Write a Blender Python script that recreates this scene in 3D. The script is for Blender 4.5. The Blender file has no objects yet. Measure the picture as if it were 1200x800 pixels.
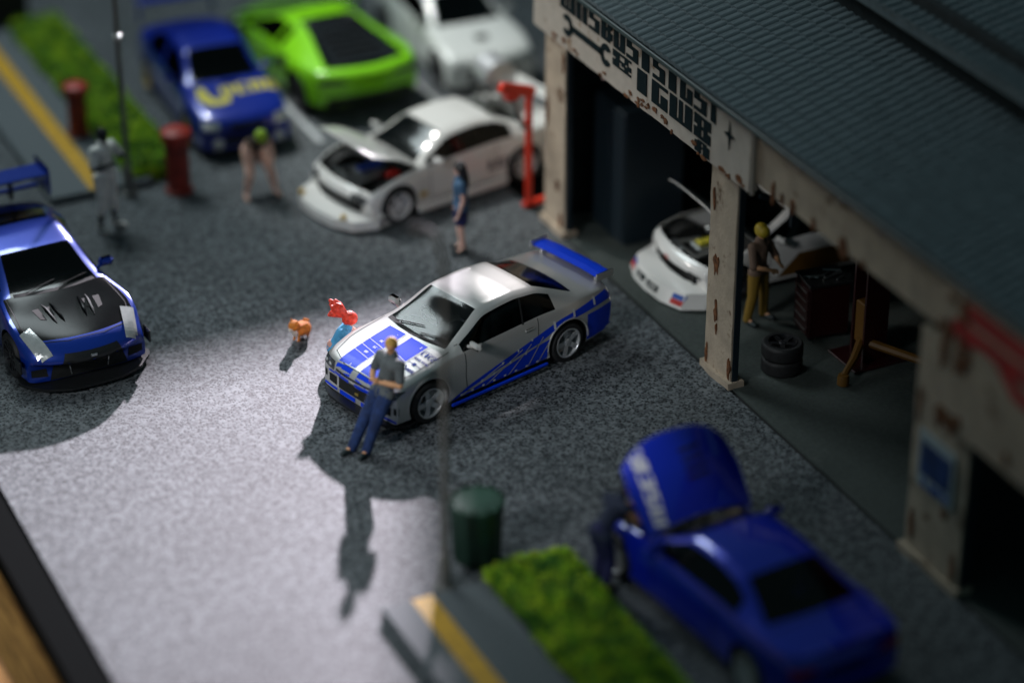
import bpy, bmesh, math, random
from mathutils import Vector, Matrix, Euler
from mathutils.bvhtree import BVHTree
R = math.radians
PI = math.pi
random.seed(7)
S = bpy.context.scene
COL = S.collection

# ------------------------------------------------------------------ camera
cam_d = bpy.data.cameras.new('camera')
cam = bpy.data.objects.new('camera', cam_d); COL.objects.link(cam)
cam.location = (-16.8088, -35.02, 21.7098)
cam.rotation_euler = Vector((0.377727, 0.786966, -0.48786)).to_track_quat('-Z', 'Y').to_euler()
cam_d.lens = 94.68; cam_d.sensor_width = 36; cam_d.clip_start = 1; cam_d.clip_end = 400
cam_d.dof.use_dof = True
cam_d.dof.focus_distance = 43.0
cam_d.dof.aperture_fstop = 0.078
S.camera = cam
# ------------------------------------------------------------------ world
W = bpy.data.worlds.new('World'); S.world = W; W.use_nodes = True
bg = W.node_tree.nodes['Background']
bg.inputs[0].default_value = (0.30, 0.56, 0.62, 1); bg.inputs[1].default_value = 0.070
S.view_settings.view_transform = 'Standard'; S.view_settings.look = 'None'
S.view_settings.exposure = 0.72; S.view_settings.gamma = 1.0


def lamp(name, typ, loc, target, energy, color, **k):
    d = bpy.data.lights.new(name, typ); o = bpy.data.objects.new(name, d); COL.objects.link(o)
    o.location = loc; o.rotation_euler = (Vector(target) - Vector(loc)).to_track_quat('-Z', 'Y').to_euler()
    d.energy = energy; d.color = color
    for a, b in k.items(): setattr(d, a, b)
    return o


# key: a hard display spot low behind the yard; two added out-of-frame panels trim its beam
kd = Vector((0.555, 0.88, 0.385)).normalized()
kt = Vector((-5.6, -4.4, 0.0))
KEY = kt + kd * 90
lamp('key_spot', 'SPOT', KEY, kt, 690000, (0.99, 0.90, 1.0), spot_size=R(16), spot_blend=0.5, shadow_soft_size=1.0)
# overhead case lamp, then three added fills for cars, facade and figures
lamp('case_lamp', 'AREA', (-5, 17, 19), (0.5, 5.0, 0), 1350, (0.84, 0.97, 1.0), size=8, shape='SQUARE')
lamp('back_fill', 'SPOT', (-4, 19, 22), (2.6, 7.5, 0.5), 10500, (1.0, 0.97, 0.92), spot_size=R(26), spot_blend=1.0, shadow_soft_size=0.3)
lamp('front_fill', 'SPOT', (-16, 13, 12), (2.3, 2.6, 2.6), 4000, (1.0, 0.95, 0.90), spot_size=R(20), spot_blend=1.0, shadow_soft_size=1.5)
lamp('side_fill', 'SPOT', (-27, -14, 19), (-4.6, -2.2, 0), 13500, (0.95, 0.97, 1.0), spot_size=R(27), spot_blend=1.0, shadow_soft_size=3.0)  # added fill from the near left, lifts the leaning man and hedge
# small added spots for the bright roof patch, reflected ground patches and bonnet glint
lamp('spot_roof', 'SPOT', (8.5, 16, 24), (-0.35, -0.35, 1.3), 26000, (1.0, 0.95, 0.98), spot_size=R(2.7), spot_blend=1.0, shadow_soft_size=0.15)
lamp('spot_pool', 'SPOT', (-8, 14, 24), (-1.85, 2.05, 0), 4200, (0.95, 0.90, 1.0), spot_size=R(3.6), spot_blend=1.0, shadow_soft_size=0.15)
lamp('spot_bonnet', 'SPOT', (-14, -2, 26), (-1.15, -6.9, 1.9), 9000, (1.0, 0.98, 1.0), spot_size=R(3.0), spot_blend=1.0, shadow_soft_size=0.15)
lamp('spot_front', 'SPOT', (-14, 3, 24), (-1.9, -6.0, 0), 2300, (0.97, 0.95, 1.0), spot_size=R(9), spot_blend=1.0, shadow_soft_size=0.15)

# ------------------------------------------------------------------ materials
MATS = {}


def mat(name, base=(0.5, 0.5, 0.5), rough=0.5, metal=0.0, coat=0.0, spec=0.5, noise=0.0, nscale=8.0, bump=0.0, bscale=60.0,
        col2=None, stain=None, stain_amt=0.0, stain_scale=2.0, emit=None, sheen=0.0, detail=6.0):
    if name in MATS: return MATS[name]
    m = bpy.data.materials.new(name); m.use_nodes = True
    nt = m.node_tree; N = nt.nodes; L = nt.links
    p = N['Principled BSDF']
    p.inputs['Base Color'].default_value = (*base, 1); p.inputs['Roughness'].default_value = rough
    p.inputs['Metallic'].default_value = metal; p.inputs['Coat Weight'].default_value = coat
    p.inputs['Coat Roughness'].default_value = 0.04
    p.inputs['Specular IOR Level'].default_value = spec
    tc = N.new('ShaderNodeTexCoord')
    cur = None
    if noise > 0 or col2:
        n = N.new('ShaderNodeTexNoise'); n.inputs['Scale'].default_value = nscale; n.inputs['Detail'].default_value = detail
        L.new(tc.outputs['Object'], n.inputs['Vector'])
        rp = N.new('ShaderNodeValToRGB'); rp.color_ramp.elements[0].position = 0.35; rp.color_ramp.elements[1].position = 0.65
        c2 = col2 if col2 else tuple(min(1, c * (1 + noise)) for c in base)
        c1 = base if col2 else tuple(c * (1 - noise) for c in base)
        rp.color_ramp.elements[0].color = (*c1, 1); rp.color_ramp.elements[1].color = (*c2, 1)
        L.new(n.outputs['Fac'], rp.inputs['Fac']); cur = rp.outputs['Color']
        L.new(cur, p.inputs['Base Color'])
    if stain:
        n = N.new('ShaderNodeTexNoise'); n.inputs['Scale'].default_value = stain_scale; n.inputs['Detail'].default_value = 9; n.inputs['Roughness'].default_value = 0.7
        L.new(tc.outputs['Object'], n.inputs['Vector'])
        rp = N.new('ShaderNodeValToRGB'); rp.color_ramp.elements[0].position = 0.66 - stain_amt * 0.3; rp.color_ramp.elements[1].position = 0.72 - stain_amt * 0.25
        rp.color_ramp.elements[0].color = (0, 0, 0, 1); rp.color_ramp.elements[1].color = (1, 1, 1, 1)
        L.new(n.outputs['Fac'], rp.inputs['Fac'])
        mx = N.new('ShaderNodeMix'); mx.data_type = 'RGBA'
        L.new(rp.outputs['Color'], mx.inputs['Factor'])
        if cur: L.new(cur, mx.inputs['A'])
        else: mx.inputs['A'].default_value = (*base, 1)
        mx.inputs['B'].default_value = (*stain, 1)
        L.new(mx.outputs['Result'], p.inputs['Base Color'])
    if bump > 0:
        n = N.new('ShaderNodeTexNoise'); n.inputs['Scale'].default_value = bscale; n.inputs['Detail'].default_value = 4
        L.new(tc.outputs['Object'], n.inputs['Vector'])
        b = N.new('ShaderNodeBump'); b.inputs['Strength'].default_value = bump; b.inputs['Distance'].default_value = 0.02
        L.new(n.outputs['Fac'], b.inputs['Height']); L.new(b.outputs['Normal'], p.inputs['Normal'])
    if emit:
        p.inputs['Emission Color'].default_value = (*emit, 1); p.inputs['Emission Strength'].default_value = 1
    MATS[name] = m
    return m


def asphalt_mat():
    m = bpy.data.materials.new('asphalt'); m.use_nodes = True
    nt = m.node_tree; N = nt.nodes; L = nt.links; p = N['Principled BSDF']
    tc = N.new('ShaderNodeTexCoord')
    n1 = N.new('ShaderNodeTexNoise'); n1.inputs['Scale'].default_value = 19.0; n1.inputs['Detail'].default_value = 2.0; n1.inputs['Roughness'].default_value = 0.8
    n2 = N.new('ShaderNodeTexNoise'); n2.inputs['Scale'].default_value = 0.5; n2.inputs['Detail'].default_value = 5.0
    for n in (n1, n2): L.new(tc.outputs['Object'], n.inputs['Vector'])
    vd = N.new('ShaderNodeVectorMath'); vd.operation = 'MULTIPLY_ADD'; vd.inputs[1].default_value = (0.09, 0.09, 0.0)
    L.new(n1.outputs['Color'], vd.inputs[0]); L.new(tc.outputs['Object'], vd.inputs[2])
    vo = N.new('ShaderNodeTexVoronoi'); vo.inputs['Scale'].default_value = 21.0; vo.inputs['Randomness'].default_value = 1.0
    L.new(vd.outputs[0], vo.inputs['Vector'])
    r1 = N.new('ShaderNodeValToRGB'); e = r1.color_ramp.elements
    e[0].position = 0.29; e[0].color = (0.006, 0.007, 0.009, 1)
    e[1].position = 0.38; e[1].color = (0.070, 0.083, 0.090, 1)
    x = e.new(0.60); x.color = (0.142, 0.154, 0.163, 1)
    L.new(vo.outputs['Distance'], r1.inputs['Fac'])
    r2 = N.new('ShaderNodeValToRGB'); e = r2.color_ramp.elements
    e[0].position = 0.3; e[0].color = (0.80, 0.80, 0.80, 1); e[1].position = 0.7; e[1].color = (1.12, 1.12, 1.12, 1)
    L.new(n2.outputs['Fac'], r2.inputs['Fac'])
    mx = N.new('ShaderNodeMix'); mx.data_type = 'RGBA'; mx.blend_type = 'MULTIPLY'; mx.inputs['Factor'].default_value = 1
    L.new(r1.outputs['Color'], mx.inputs['A']); L.new(r2.outputs['Color'], mx.inputs['B'])
    n3 = N.new('ShaderNodeTexNoise'); n3.inputs['Scale'].default_value = 7.0; n3.inputs['Detail'].default_value = 6.0; n3.inputs['Roughness'].default_value = 0.75
    L.new(tc.outputs['Object'], n3.inputs['Vector'])
    r3 = N.new('ShaderNodeValToRGB'); e = r3.color_ramp.elements
    e[0].position = 0.40; e[0].color = (0.45, 0.45, 0.47, 1); e[1].position = 0.56; e[1].color = (1.22, 1.22, 1.22, 1)
    L.new(n3.outputs['Fac'], r3.inputs['Fac'])
    m3 = N.new('ShaderNodeMix'); m3.data_type = 'RGBA'; m3.blend_type = 'MULTIPLY'; m3.inputs['Factor'].default_value = 1
    L.new(mx.outputs['Result'], m3.inputs['A']); L.new(r3.outputs['Color'], m3.inputs['B'])
    L.new(m3.outputs['Result'], p.inputs['Base Color'])
    p.inputs['Roughness'].default_value = 0.62; p.inputs['Specular IOR Level'].default_value = 0.22
    b = N.new('ShaderNodeBump'); b.inputs['Strength'].default_value = 0.5; b.inputs['Distance'].default_value = 0.02
    L.new(r1.outputs['Color'], b.inputs['Height']); L.new(b.outputs['Normal'], p.inputs['Normal'])
    return m


def wood_mat():
    m = bpy.data.materials.new('table_wood'); m.use_nodes = True
    nt = m.node_tree; N = nt.nodes; L = nt.links; p = N['Principled BSDF']
    tc = N.new('ShaderNodeTexCoord'); mp = N.new('ShaderNodeMapping'); mp.inputs['Scale'].default_value = (5.0, 0.35, 1)
    L.new(tc.outputs['Object'], mp.inputs['Vector'])
    n = N.new('ShaderNodeTexNoise'); n.inputs['Scale'].default_value = 3.0; n.inputs['Detail'].default_value = 8; n.inputs['Distortion'].default_value = 0.6
    L.new(mp.outputs['Vector'], n.inputs['Vector'])
    r = N.new('ShaderNodeValToRGB'); e = r.color_ramp.elements
    e[0].position = 0.36; e[0].color = (0.13, 0.065, 0.022, 1); e[1].position = 0.62; e[1].color = (0.40, 0.215, 0.065, 1)
    L.new(n.outputs['Fac'], r.inputs['Fac']); L.new(r.outputs['Color'], p.inputs['Base Color'])
    p.inputs['Roughness'].default_value = 0.9; p.inputs['Specular IOR Level'].default_value = 0.1
    return m


def glass_mat(name, tint=(0.10, 0.12, 0.12), rough=0.10):
    m = bpy.data.materials.new(name); m.use_nodes = True
    nt = m.node_tree; N = nt.nodes; L = nt.links
    N.remove(N['Principled BSDF']); out = N['Material Output']
    t = N.new('ShaderNodeBsdfTransparent'); t.inputs[0].default_value = (*tint, 1)
    g = N.new('ShaderNodeBsdfGlossy'); g.inputs['Roughness'].default_value = rough; g.inputs['Color'].default_value = (1, 1, 1, 1)
    f = N.new('ShaderNodeFresnel'); f.inputs['IOR'].default_value = 1.38
    mx = N.new('ShaderNodeMixShader')
    L.new(f.outputs[0], mx.inputs[0]); L.new(t.outputs[0], mx.inputs[1]); L.new(g.outputs[0], mx.inputs[2]); L.new(mx.outputs[0], out.inputs[0])
    return m


M_ASPHALT = asphalt_mat(); M_WOOD = wood_mat()
M_GLASS = glass_mat('tinted_glass'); M_CLEAR = glass_mat('clear_glass', (0.42, 0.46, 0.46))
M_BLACK = mat('black_plastic', (0.012, 0.013, 0.014), 0.42, bump=0.05)
M_MATT = mat('matt_black', (0.008, 0.009, 0.009), 0.8)
M_RUBBER = mat('tyre_rubber', (0.016, 0.016, 0.017), 0.6, noise=0.3, nscale=30)
M_CHROME = mat('rim_silver', (0.66, 0.67, 0.69), 0.32, 0.55)
M_DARKRIM = mat('dark_rim', (0.05, 0.05, 0.055), 0.35, 0.7)
M_SILVER = mat('silver_paint', (0.70, 0.685, 0.66), 0.32, 0.55, coat=0.9, noise=0.04, nscale=180)
M_BLUEDECAL = mat('blue_decal', (0.003, 0.05, 0.72), 0.5, 0.0, spec=.15, coat=0.15)
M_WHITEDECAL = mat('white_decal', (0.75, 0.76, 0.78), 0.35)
M_INKBLUE = mat('ink_blue', (0.01, 0.05, 0.30), 0.75, spec=.2)
M_BLUE = mat('blue_paint', (0.003, 0.036, 0.36), 0.30, 0.35, coat=1.0)
M_BLUE2 = mat('deep_blue_paint', (0.004, 0.022, 0.50), 0.30, 0.25, coat=1.0)
M_BLUE3 = mat('rally_blue_paint', (0.003, 0.020, 0.30), 0.3, 0.2, coat=1.0)
M_GREEN = mat('lime_paint', (0.24, 0.68, 0.010), 0.3, 0.0, coat=0.8)
M_WHITE = mat('white_paint', (0.80, 0.79, 0.76), 0.3, 0.0, coat=0.8)
M_WHITE2 = mat('pearl_paint', (0.70, 0.72, 0.70), 0.3, 0.0, coat=0.8)
M_CARBON = mat('carbon_hood', (0.004, 0.0045, 0.005), 0.16, 0.0, spec=.12, coat=0.0)
M_LIGHT = mat('headlight_lens', (0.62, 0.64, 0.63), 0.15, 0.45, bump=0.2, bscale=12, noise=0.1, nscale=8)
M_LAMPDARK = mat('dark_lens', (0.08, 0.085, 0.09), 0.1, 0.3)
M_RED = mat('red_paint', (0.42, 0.012, 0.008), 0.4, coat=0.3)
M_ORANGERED = mat('hoist_red', (0.75, 0.035, 0.010), 0.4, coat=0.3)
M_TAIL = mat('tail_red', (0.25, 0.006, 0.006), 0.2)
M_AMBER = mat('amber_lens', (0.65, 0.42, 0.05), 0.3)
M_YELLOW = mat('yellow_print', (0.56, 0.50, 0.04), 0.45)
M_YPAINT = mat('road_yellow', (0.60, 0.33, 0.015), 0.6, noise=0.15, nscale=6, stain=(0.25, 0.16, 0.03), stain_amt=0.2, stain_scale=9)
M_WPAINT = mat('road_white', (0.50, 0.52, 0.53), 0.7, noise=0.2, nscale=9)
M_PAVE = mat('pavement_grey', (0.105, 0.122, 0.132), 0.75, noise=0.12, nscale=14, bump=0.15)
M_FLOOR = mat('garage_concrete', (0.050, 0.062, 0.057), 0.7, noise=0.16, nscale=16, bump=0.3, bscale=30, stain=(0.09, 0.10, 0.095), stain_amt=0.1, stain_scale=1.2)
M_WALL = mat('aged_plaster', (0.42, 0.34, 0.255), 0.8, noise=0.12, nscale=3, bump=0.5, bscale=20, stain=(0.12, 0.065, 0.03), stain_amt=0.28, stain_scale=1.6)
M_BOARD = mat('aged_board', (0.46, 0.41, 0.35), 0.7, noise=0.08, nscale=3, bump=0.25, bscale=14, stain=(0.22, 0.13, 0.07), stain_amt=0.28, stain_scale=1.8)
M_RUST = mat('rust', (0.15, 0.055, 0.018), 0.9, noise=0.5, nscale=12, bump=0.6, bscale=30)
M_INK = mat('sign_ink', (0.008, 0.017, 0.020), 0.9, spec=.1)
M_REDINK = mat('sign_red', (0.42, 0.02, 0.015), 0.6, noise=0.3, nscale=6)
M_ROOF = mat('roof_tile_teal', (0.135, 0.165, 0.178), 0.95, spec=0.1, noise=0.14, nscale=5, bump=0.2, bscale=25)
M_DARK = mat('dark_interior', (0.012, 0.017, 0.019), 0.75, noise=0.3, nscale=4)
M_NAVY = mat('navy_metal', (0.014, 0.026, 0.036), 0.45, 0.2)
M_POST = mat('lamp_post_grey', (0.17, 0.17, 0.16), 0.5, 0.3)
M_BIN = mat('bin_green', (0.008, 0.034, 0.020), 0.45, noise=0.2, nscale=8)
M_BOLLARD = mat('bollard_red', (0.24, 0.020, 0.010), 0.55, noise=0.2, nscale=6)
M_STEEL = mat('steel', (0.45, 0.47, 0.47), 0.3, 0.9)
M_DRED = mat('dark_red_metal', (0.028, 0.003, 0.004), 0.4, 0.1, coat=0.3)
M_YARM = mat('yellow_steel', (0.14, 0.065, 0.008), 0.5)
M_SKIN = mat('skin', (0.70, 0.36, 0.18), 0.6)
M_SKINP = mat('pale_skin', (0.74, 0.46, 0.36), 0.6)
M_BLOND = mat('blond_hair', (0.58, 0.34, 0.07), 0.6, noise=0.25, nscale=30, bump=0.5, bscale=60)
M_SHIRT = mat('grey_shirt', (0.10, 0.115, 0.12), 0.85, noise=0.15, nscale=8)
M_JEANS = mat('blue_jeans', (0.010, 0.030, 0.11), 0.85, noise=0.35, nscale=9)
M_SHOE = mat('dark_shoe', (0.012, 0.022, 0.024), 0.5)
M_HAIRRED = mat('red_hair', (0.85, 0.05, 0.02), 0.5, noise=0.3, nscale=16, bump=0.4, bscale=30)
M_TOPBLUE = mat('sky_blue_cloth', (0.07, 0.32, 0.56), 0.7, noise=0.15, nscale=9)
M_HAIRBLK = mat('black_hair', (0.010, 0.010, 0.012), 0.5)
M_NAVYC = mat('navy_cloth', (0.012, 0.014, 0.075), 0.8)
M_WCLOTH = mat('white_cloth', (0.80, 0.78, 0.74), 0.8, noise=0.2, nscale=9)
M_DCLOTH = mat('black_cloth', (0.014, 0.016, 0.018), 0.8)
M_LIMEHAIR = mat('lime_hair', (0.30, 0.48, 0.02), 0.6)
M_BROWNC = mat('brown_cloth', (0.05, 0.035, 0.025), 0.8)
M_YCLOTH = mat('yellow_cloth', (0.20, 0.12, 0.010), 0.8)
M_TANC = mat('tan_cloth', (0.13, 0.085, 0.06), 0.8)
M_FUR = mat('orange_fur', (0.66, 0.20, 0.02), 0.75, noise=0.2, nscale=25, bump=0.5, bscale=60)
M_FURW = mat('white_fur', (0.72, 0.62, 0.52), 0.75, bump=0.4, bscale=60)
M_EYE = mat('eye_dark', (0.02, 0.015, 0.012), 0.2)
M_LIP = mat('lip', (0.40, 0.12, 0.09), 0.5)
M_POSTER = mat('poster_blue', (0.015, 0.045, 0.16), 0.5, noise=0.3, nscale=3)
M_POSTERW = mat('poster_white', (0.36, 0.42, 0.44), 0.5)
M_ENGINE = mat('engine_blue', (0.015, 0.05, 0.30), 0.4)


# ------------------------------------------------------------------ tagging and mesh helpers
def tag(o, label=None, cat=None, group=None, kind=None):
    if label: o['label'] = label
    if cat: o['category'] = cat
    if group: o['group'] = group
    if kind: o['kind'] = kind
    return o


def empty(name, loc=(0, 0, 0), rz=0, parent=None, scale=1.0):
    o = bpy.data.objects.new(name, None); COL.objects.link(o)
    o.location = loc; o.rotation_euler = (0, 0, rz); o.scale = (scale,) * 3; o.empty_display_size = 0.2
    if parent: o.parent = parent
    return o


def link(name, me, parent=None):
    o = bpy.data.objects.new(name, me); COL.objects.link(o)
    if parent: o.parent = parent
    return o


class MB:
    def __init__(s): s.v = []; s.f = []; s.m = []; s.sm = []

    def add(s, vs, fs, mi=0, smooth=False):
        n = len(s.v); s.v += [tuple(v) for v in vs]
        for f in fs: s.f.append(tuple(i + n for i in f)); s.m.append(mi); s.sm.append(smooth)
        return s

    def box(s, lo, hi, mi=0, bev=0.0, mtx=None):
        x0, y0, z0 = lo; x1, y1, z1 = hi
        if bev > 0:
            b = min(bev, (x1 - x0) * .45, (y1 - y0) * .45, (z1 - z0) * .45)
            vs = []; fs = []
            rings = [(z0, b), (z0 + b, 0), (z1 - b, 0), (z1, b)]
            for z, i in rings:
                a0, a1, c0, c1 = x0 + i, x1 - i, y0 + i, y1 - i
                vs += [(a0 + b, c0, z), (a1 - b, c0, z), (a1, c0 + b, z), (a1, c1 - b, z), (a1 - b, c1, z), (a0 + b, c1, z), (a0, c1 - b, z), (a0, c0 + b, z)]
            for r in range(3):
                for k in range(8): fs.append((r * 8 + k, r * 8 + (k + 1) % 8, r * 8 + 8 + (k + 1) % 8, r * 8 + 8 + k))
            fs.append(tuple(range(7, -1, -1))); fs.append(tuple(range(24, 32)))
        else:
            vs = [(x0, y0, z0), (x1, y0, z0), (x1, y1, z0), (x0, y1, z0), (x0, y0, z1), (x1, y0, z1), (x1, y1, z1), (x0, y1, z1)]
            fs = [(0, 3, 2, 1), (4, 5, 6, 7), (0, 1, 5, 4), (1, 2, 6, 5), (2, 3, 7, 6), (3, 0, 4, 7)]
        if mtx: vs = [mtx @ Vector(v) for v in vs]
        return s.add(vs, fs, mi)

    def tube(s, pts, r, n=10, mi=0, cap=True):
        pts = [Vector(p) for p in pts]; rs = r if isinstance(r, (list, tuple)) else [r] * len(pts)
        vs = []; fs = []; prev = None
        for i, p in enumerate(pts):
            t = (pts[min(i + 1, len(pts) - 1)] - pts[max(i - 1, 0)]).normalized()
            a = Vector((0, 0, 1)) if abs(t.z) < .9 else Vector((1, 0, 0))
            if prev is None: u = t.cross(a).normalized()
            else: u = (prev - t * prev.dot(t)).normalized()
            prev = u; w = t.cross(u)
            for k in range(n):
                an = 2 * PI * k / n; vs.append(p + (u * math.cos(an) + w * math.sin(an)) * rs[i])
        for i in range(len(pts) - 1):
            for k in range(n): fs.append((i * n + k, i * n + (k + 1) % n, (i + 1) * n + (k + 1) % n, (i + 1) * n + k))
        if cap: fs.append(tuple(range(n - 1, -1, -1))); fs.append(tuple(range((len(pts) - 1) * n, len(pts) * n)))
        return s.add(vs, fs, mi, True)

    def lathe(s, prof, n=24, axis='z', mi=0, c=(0, 0, 0), cap=True):
        vs = []; fs = []
        for (r, h) in prof:
            for k in range(n):
                a = 2 * PI * k / n; x, y = r * math.cos(a), r * math.sin(a)
                p = (x, y, h) if axis == 'z' else ((x, h, y) if axis == 'y' else (h, x, y))
                vs.append((p[0] + c[0], p[1] + c[1], p[2] + c[2]))
        for i in range(len(prof) - 1):
            for k in range(n): fs.append((i * n + k, i * n + (k + 1) % n, (i + 1) * n + (k + 1) % n, (i + 1) * n + k))
        if cap: fs.append(tuple(range(n - 1, -1, -1))); fs.append(tuple(range((len(prof) - 1) * n, len(prof) * n)))
        return s.add(vs, fs, mi, True)

    def ball(s, c, r, n=12, mi=0, sc=(1, 1, 1)):
        prof = []
        m = n // 2 + 1
        vs = []; fs = []
        for i in range(m + 1):
            a = PI * i / m
            for k in range(n):
                b = 2 * PI * k / n
                vs.append((c[0] + r * sc[0] * math.sin(a) * math.cos(b), c[1] + r * sc[1] * math.sin(a) * math.sin(b), c[2] + r * sc[2] * math.cos(a)))
        for i in range(m):
            for k in range(n): fs.append((i * n + k, (i + 1) * n + k, (i + 1) * n + (k + 1) % n, i * n + (k + 1) % n))
        return s.add(vs, fs, mi, True)

    def mesh(s, name, mats):
        me = bpy.data.meshes.new(name); me.from_pydata(s.v, [], s.f)
        for m in (mats if isinstance(mats, (list, tuple)) else [mats]): me.materials.append(m)
        me.polygons.foreach_set('material_index', s.m); me.polygons.foreach_set('use_smooth', s.sm)
        me.update()
        bm = bmesh.new(); bm.from_mesh(me); bmesh.ops.recalc_face_normals(bm, faces=bm.faces)
        for e in bm.edges:
            if len(e.link_faces) == 2 and e.calc_face_angle(0) > R(38): e.smooth = False
        bm.to_mesh(me); bm.free()
        return me

    def build(s, name, mats, parent=None): return link(name, s.mesh(name, mats), parent)


def copy_tree(o, parent=None):
    c = o.copy(); COL.objects.link(c); c.parent = parent
    for ch in list(o.children): copy_tree(ch, c)
    return c


def lerp(a, b, t): return a + (b - a) * t


def curve(keys):
    ks = sorted(keys)

    def f(x):
        if x <= ks[0][0]: return ks[0][1]
        for (a, va), (b, vb) in zip(ks, ks[1:]):
            if x <= b: return lerp(va, vb, (x - a) / (b - a))
        return ks[-1][1]
    return f


def smooth01(t):
    t = max(0, min(1, t)); return t * t * (3 - 2 * t)


FONT = {
    'A': '01110 11011 11011 11111 11011 11011 11011', 'B': '11110 11011 11011 11110 11011 11011 11110', 'C': '01111 11000 11000 11000 11000 11000 01111',
    'D': '11110 11011 11011 11011 11011 11011 11110', 'E': '11111 11000 11000 11110 11000 11000 11111', 'F': '11111 11000 11000 11110 11000 11000 11000',
    'G': '11111 11000 11000 11011 11011 11011 11111', 'H': '11011 11011 11011 11111 11011 11011 11011', 'I': '01110 01110 01110 01110 01110 01110 01110',
    'K': '11011 11011 11110 11100 11110 11011 11011', 'L': '11000 11000 11000 11000 11000 11000 11111', 'N': '11111 11011 11011 11011 11011 11011 11011',
    'O': '11111 11011 11011 11011 11011 11011 11111', 'P': '11111 11011 11011 11111 11000 11000 11000', 'R': '11110 11011 11011 11110 11011 11011 11011',
    'S': '11111 11000 11000 11111 00011 00011 11111', 'T': '11111 11111 01100 01100 01100 01100 01100', 'U': '11011 11011 11011 11011 11011 11011 11111',
    'V': '11011 11011 11011 11011 11011 01110 00100', 'W': '1101011 1101011 1101011 1101011 1101011 1101011 1111111', 'X': '11011 11011 01110 00100 01110 11011 11011',
    'Y': '11011 11011 01110 01110 01100 01100 01100', 'Z': '11111 00011 00110 01100 11000 11000 11111', '8': '11111 11011 11011 01110 11011 11011 11111',
    '&': '111111 110010 110010 011101 110111 110010 111111', ' ': '000 000 000 000 000 000 000', '-': '000 000 000 111 000 000 000',
    '1': '0110 1110 0110 0110 0110 0110 1111', '2': '1111 0011 0011 1111 1100 1100 1111', 'M': '1111111 1101011 1101011 1101011 1101011 1101011 1101011',
}


def text_cells(txt, gap=1):
    """unit cells (x0,x1,y0,y1) of the words, height 1"""
    cells = []; x = 0
    for ch in txt:
        rows = FONT[ch].split(); w = len(rows[0])
        for r, row in enumerate(rows):
            c = 0
            while c < w:
                if row[c] == '1':
                    d = c
                    while d < w and row[d] == '1': d += 1
                    cells.append(((x + c) / 7, (x + d) / 7, 1 - (r + 1) / 7, 1 - r / 7)); c = d
                else: c += 1
        x += w + gap
    return cells, (x - gap) / 7


# ------------------------------------------------------------------ people: capsules fused by a voxel remesh
def cap_mesh(segs, n=12):
    mb = MB()
    for (a, ra, b, rb) in segs:
        a = Vector(a); b = Vector(b); d = b - a; L = d.length
        if L < 1e-5: d = Vector((0, 0, 1)); L = 1e-5
        t = d.normalized(); up = Vector((0, 0, 1)) if abs(t.z) < .9 else Vector((1, 0, 0))
        u = t.cross(up).normalized(); w = t.cross(u)
        pts = []
        for k in range(5):
            an = PI / 2 * k / 4.0; pts.append((-ra * math.cos(an), ra * math.sin(an) if k else ra * .02))
        for k in range(5):
            an = PI / 2 * k / 4.0; pts.append((L + rb * math.sin(an), rb * math.cos(an) if k < 4 else rb * .02))
        vs = []; fs = []
        for (h, r) in pts:
            for k in range(n):
                an = 2 * PI * k / n; vs.append(a + t * h + (u * math.cos(an) + w * math.sin(an)) * r)
        for i in range(len(pts) - 1):
            for k in range(n): fs.append((i * n + k, (i + 1) * n + k, (i + 1) * n + (k + 1) % n, i * n + (k + 1) % n))
        fs.append(tuple(range(n))); fs.append(tuple(range((len(pts) - 1) * n + n - 1, (len(pts) - 1) * n - 1, -1)))
        mb.add(vs, fs, 0, True)
    return mb


def fused(name, segs, m, parent, vox=0.012, sm=3):
    me = cap_mesh(segs).mesh(name + '_src', m)
    t = bpy.data.objects.new('tmp', me); COL.objects.link(t)
    r = t.modifiers.new('r', 'REMESH'); r.mode = 'VOXEL'; r.voxel_size = vox; r.use_smooth_shade = True
    s = t.modifiers.new('s', 'SMOOTH'); s.factor = 0.5; s.iterations = sm
    dg = bpy.context.evaluated_depsgraph_get()
    out = bpy.data.meshes.new_from_object(t.evaluated_get(dg)); out.name = name
    out.materials.clear(); out.materials.append(m)
    bpy.data.objects.remove(t); bpy.data.meshes.remove(me)
    out.polygons.foreach_set('use_smooth', [True] * len(out.polygons))
    return link(name, out, parent)


def V(*a): return Vector(a)


def hand_segs(wr, d, n, curl=0.5, side=1):
    d = d.normalized(); n = (n - d * n.dot(d)).normalized(); s = d.cross(n) * side
    segs = [(wr, .024, wr + d * .05 + s * .015, .022), (wr, .024, wr + d * .05 - s * .015, .022)]
    for k, ln in enumerate((.034, .04, .038, .028)):
        b = wr + d * .075 + s * (.033 - .022 * k)
        segs.append((wr + d * .03 + s * (.02 - .013 * k), .016, b, .0105))
        d2 = (d * math.cos(curl) + n * math.sin(curl)); d3 = (d * math.cos(curl * 2.1) + n * math.sin(curl * 2.1))
        m = b + d2 * ln
        segs += [(b, .0105, m, .0095), (m, .0095, m + d3 * ln * .8, .0085)]
    tb = wr + d * .02 + s * .03; tm = tb + (d * .6 + s * .6 + n * .4).normalized() * .04
    segs += [(wr, .016, tb, .013), (tb, .013, tm, .011), (tm, .011, tm + (d * .8 + n * .6).normalized() * .03, .009)]
    return segs


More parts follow.
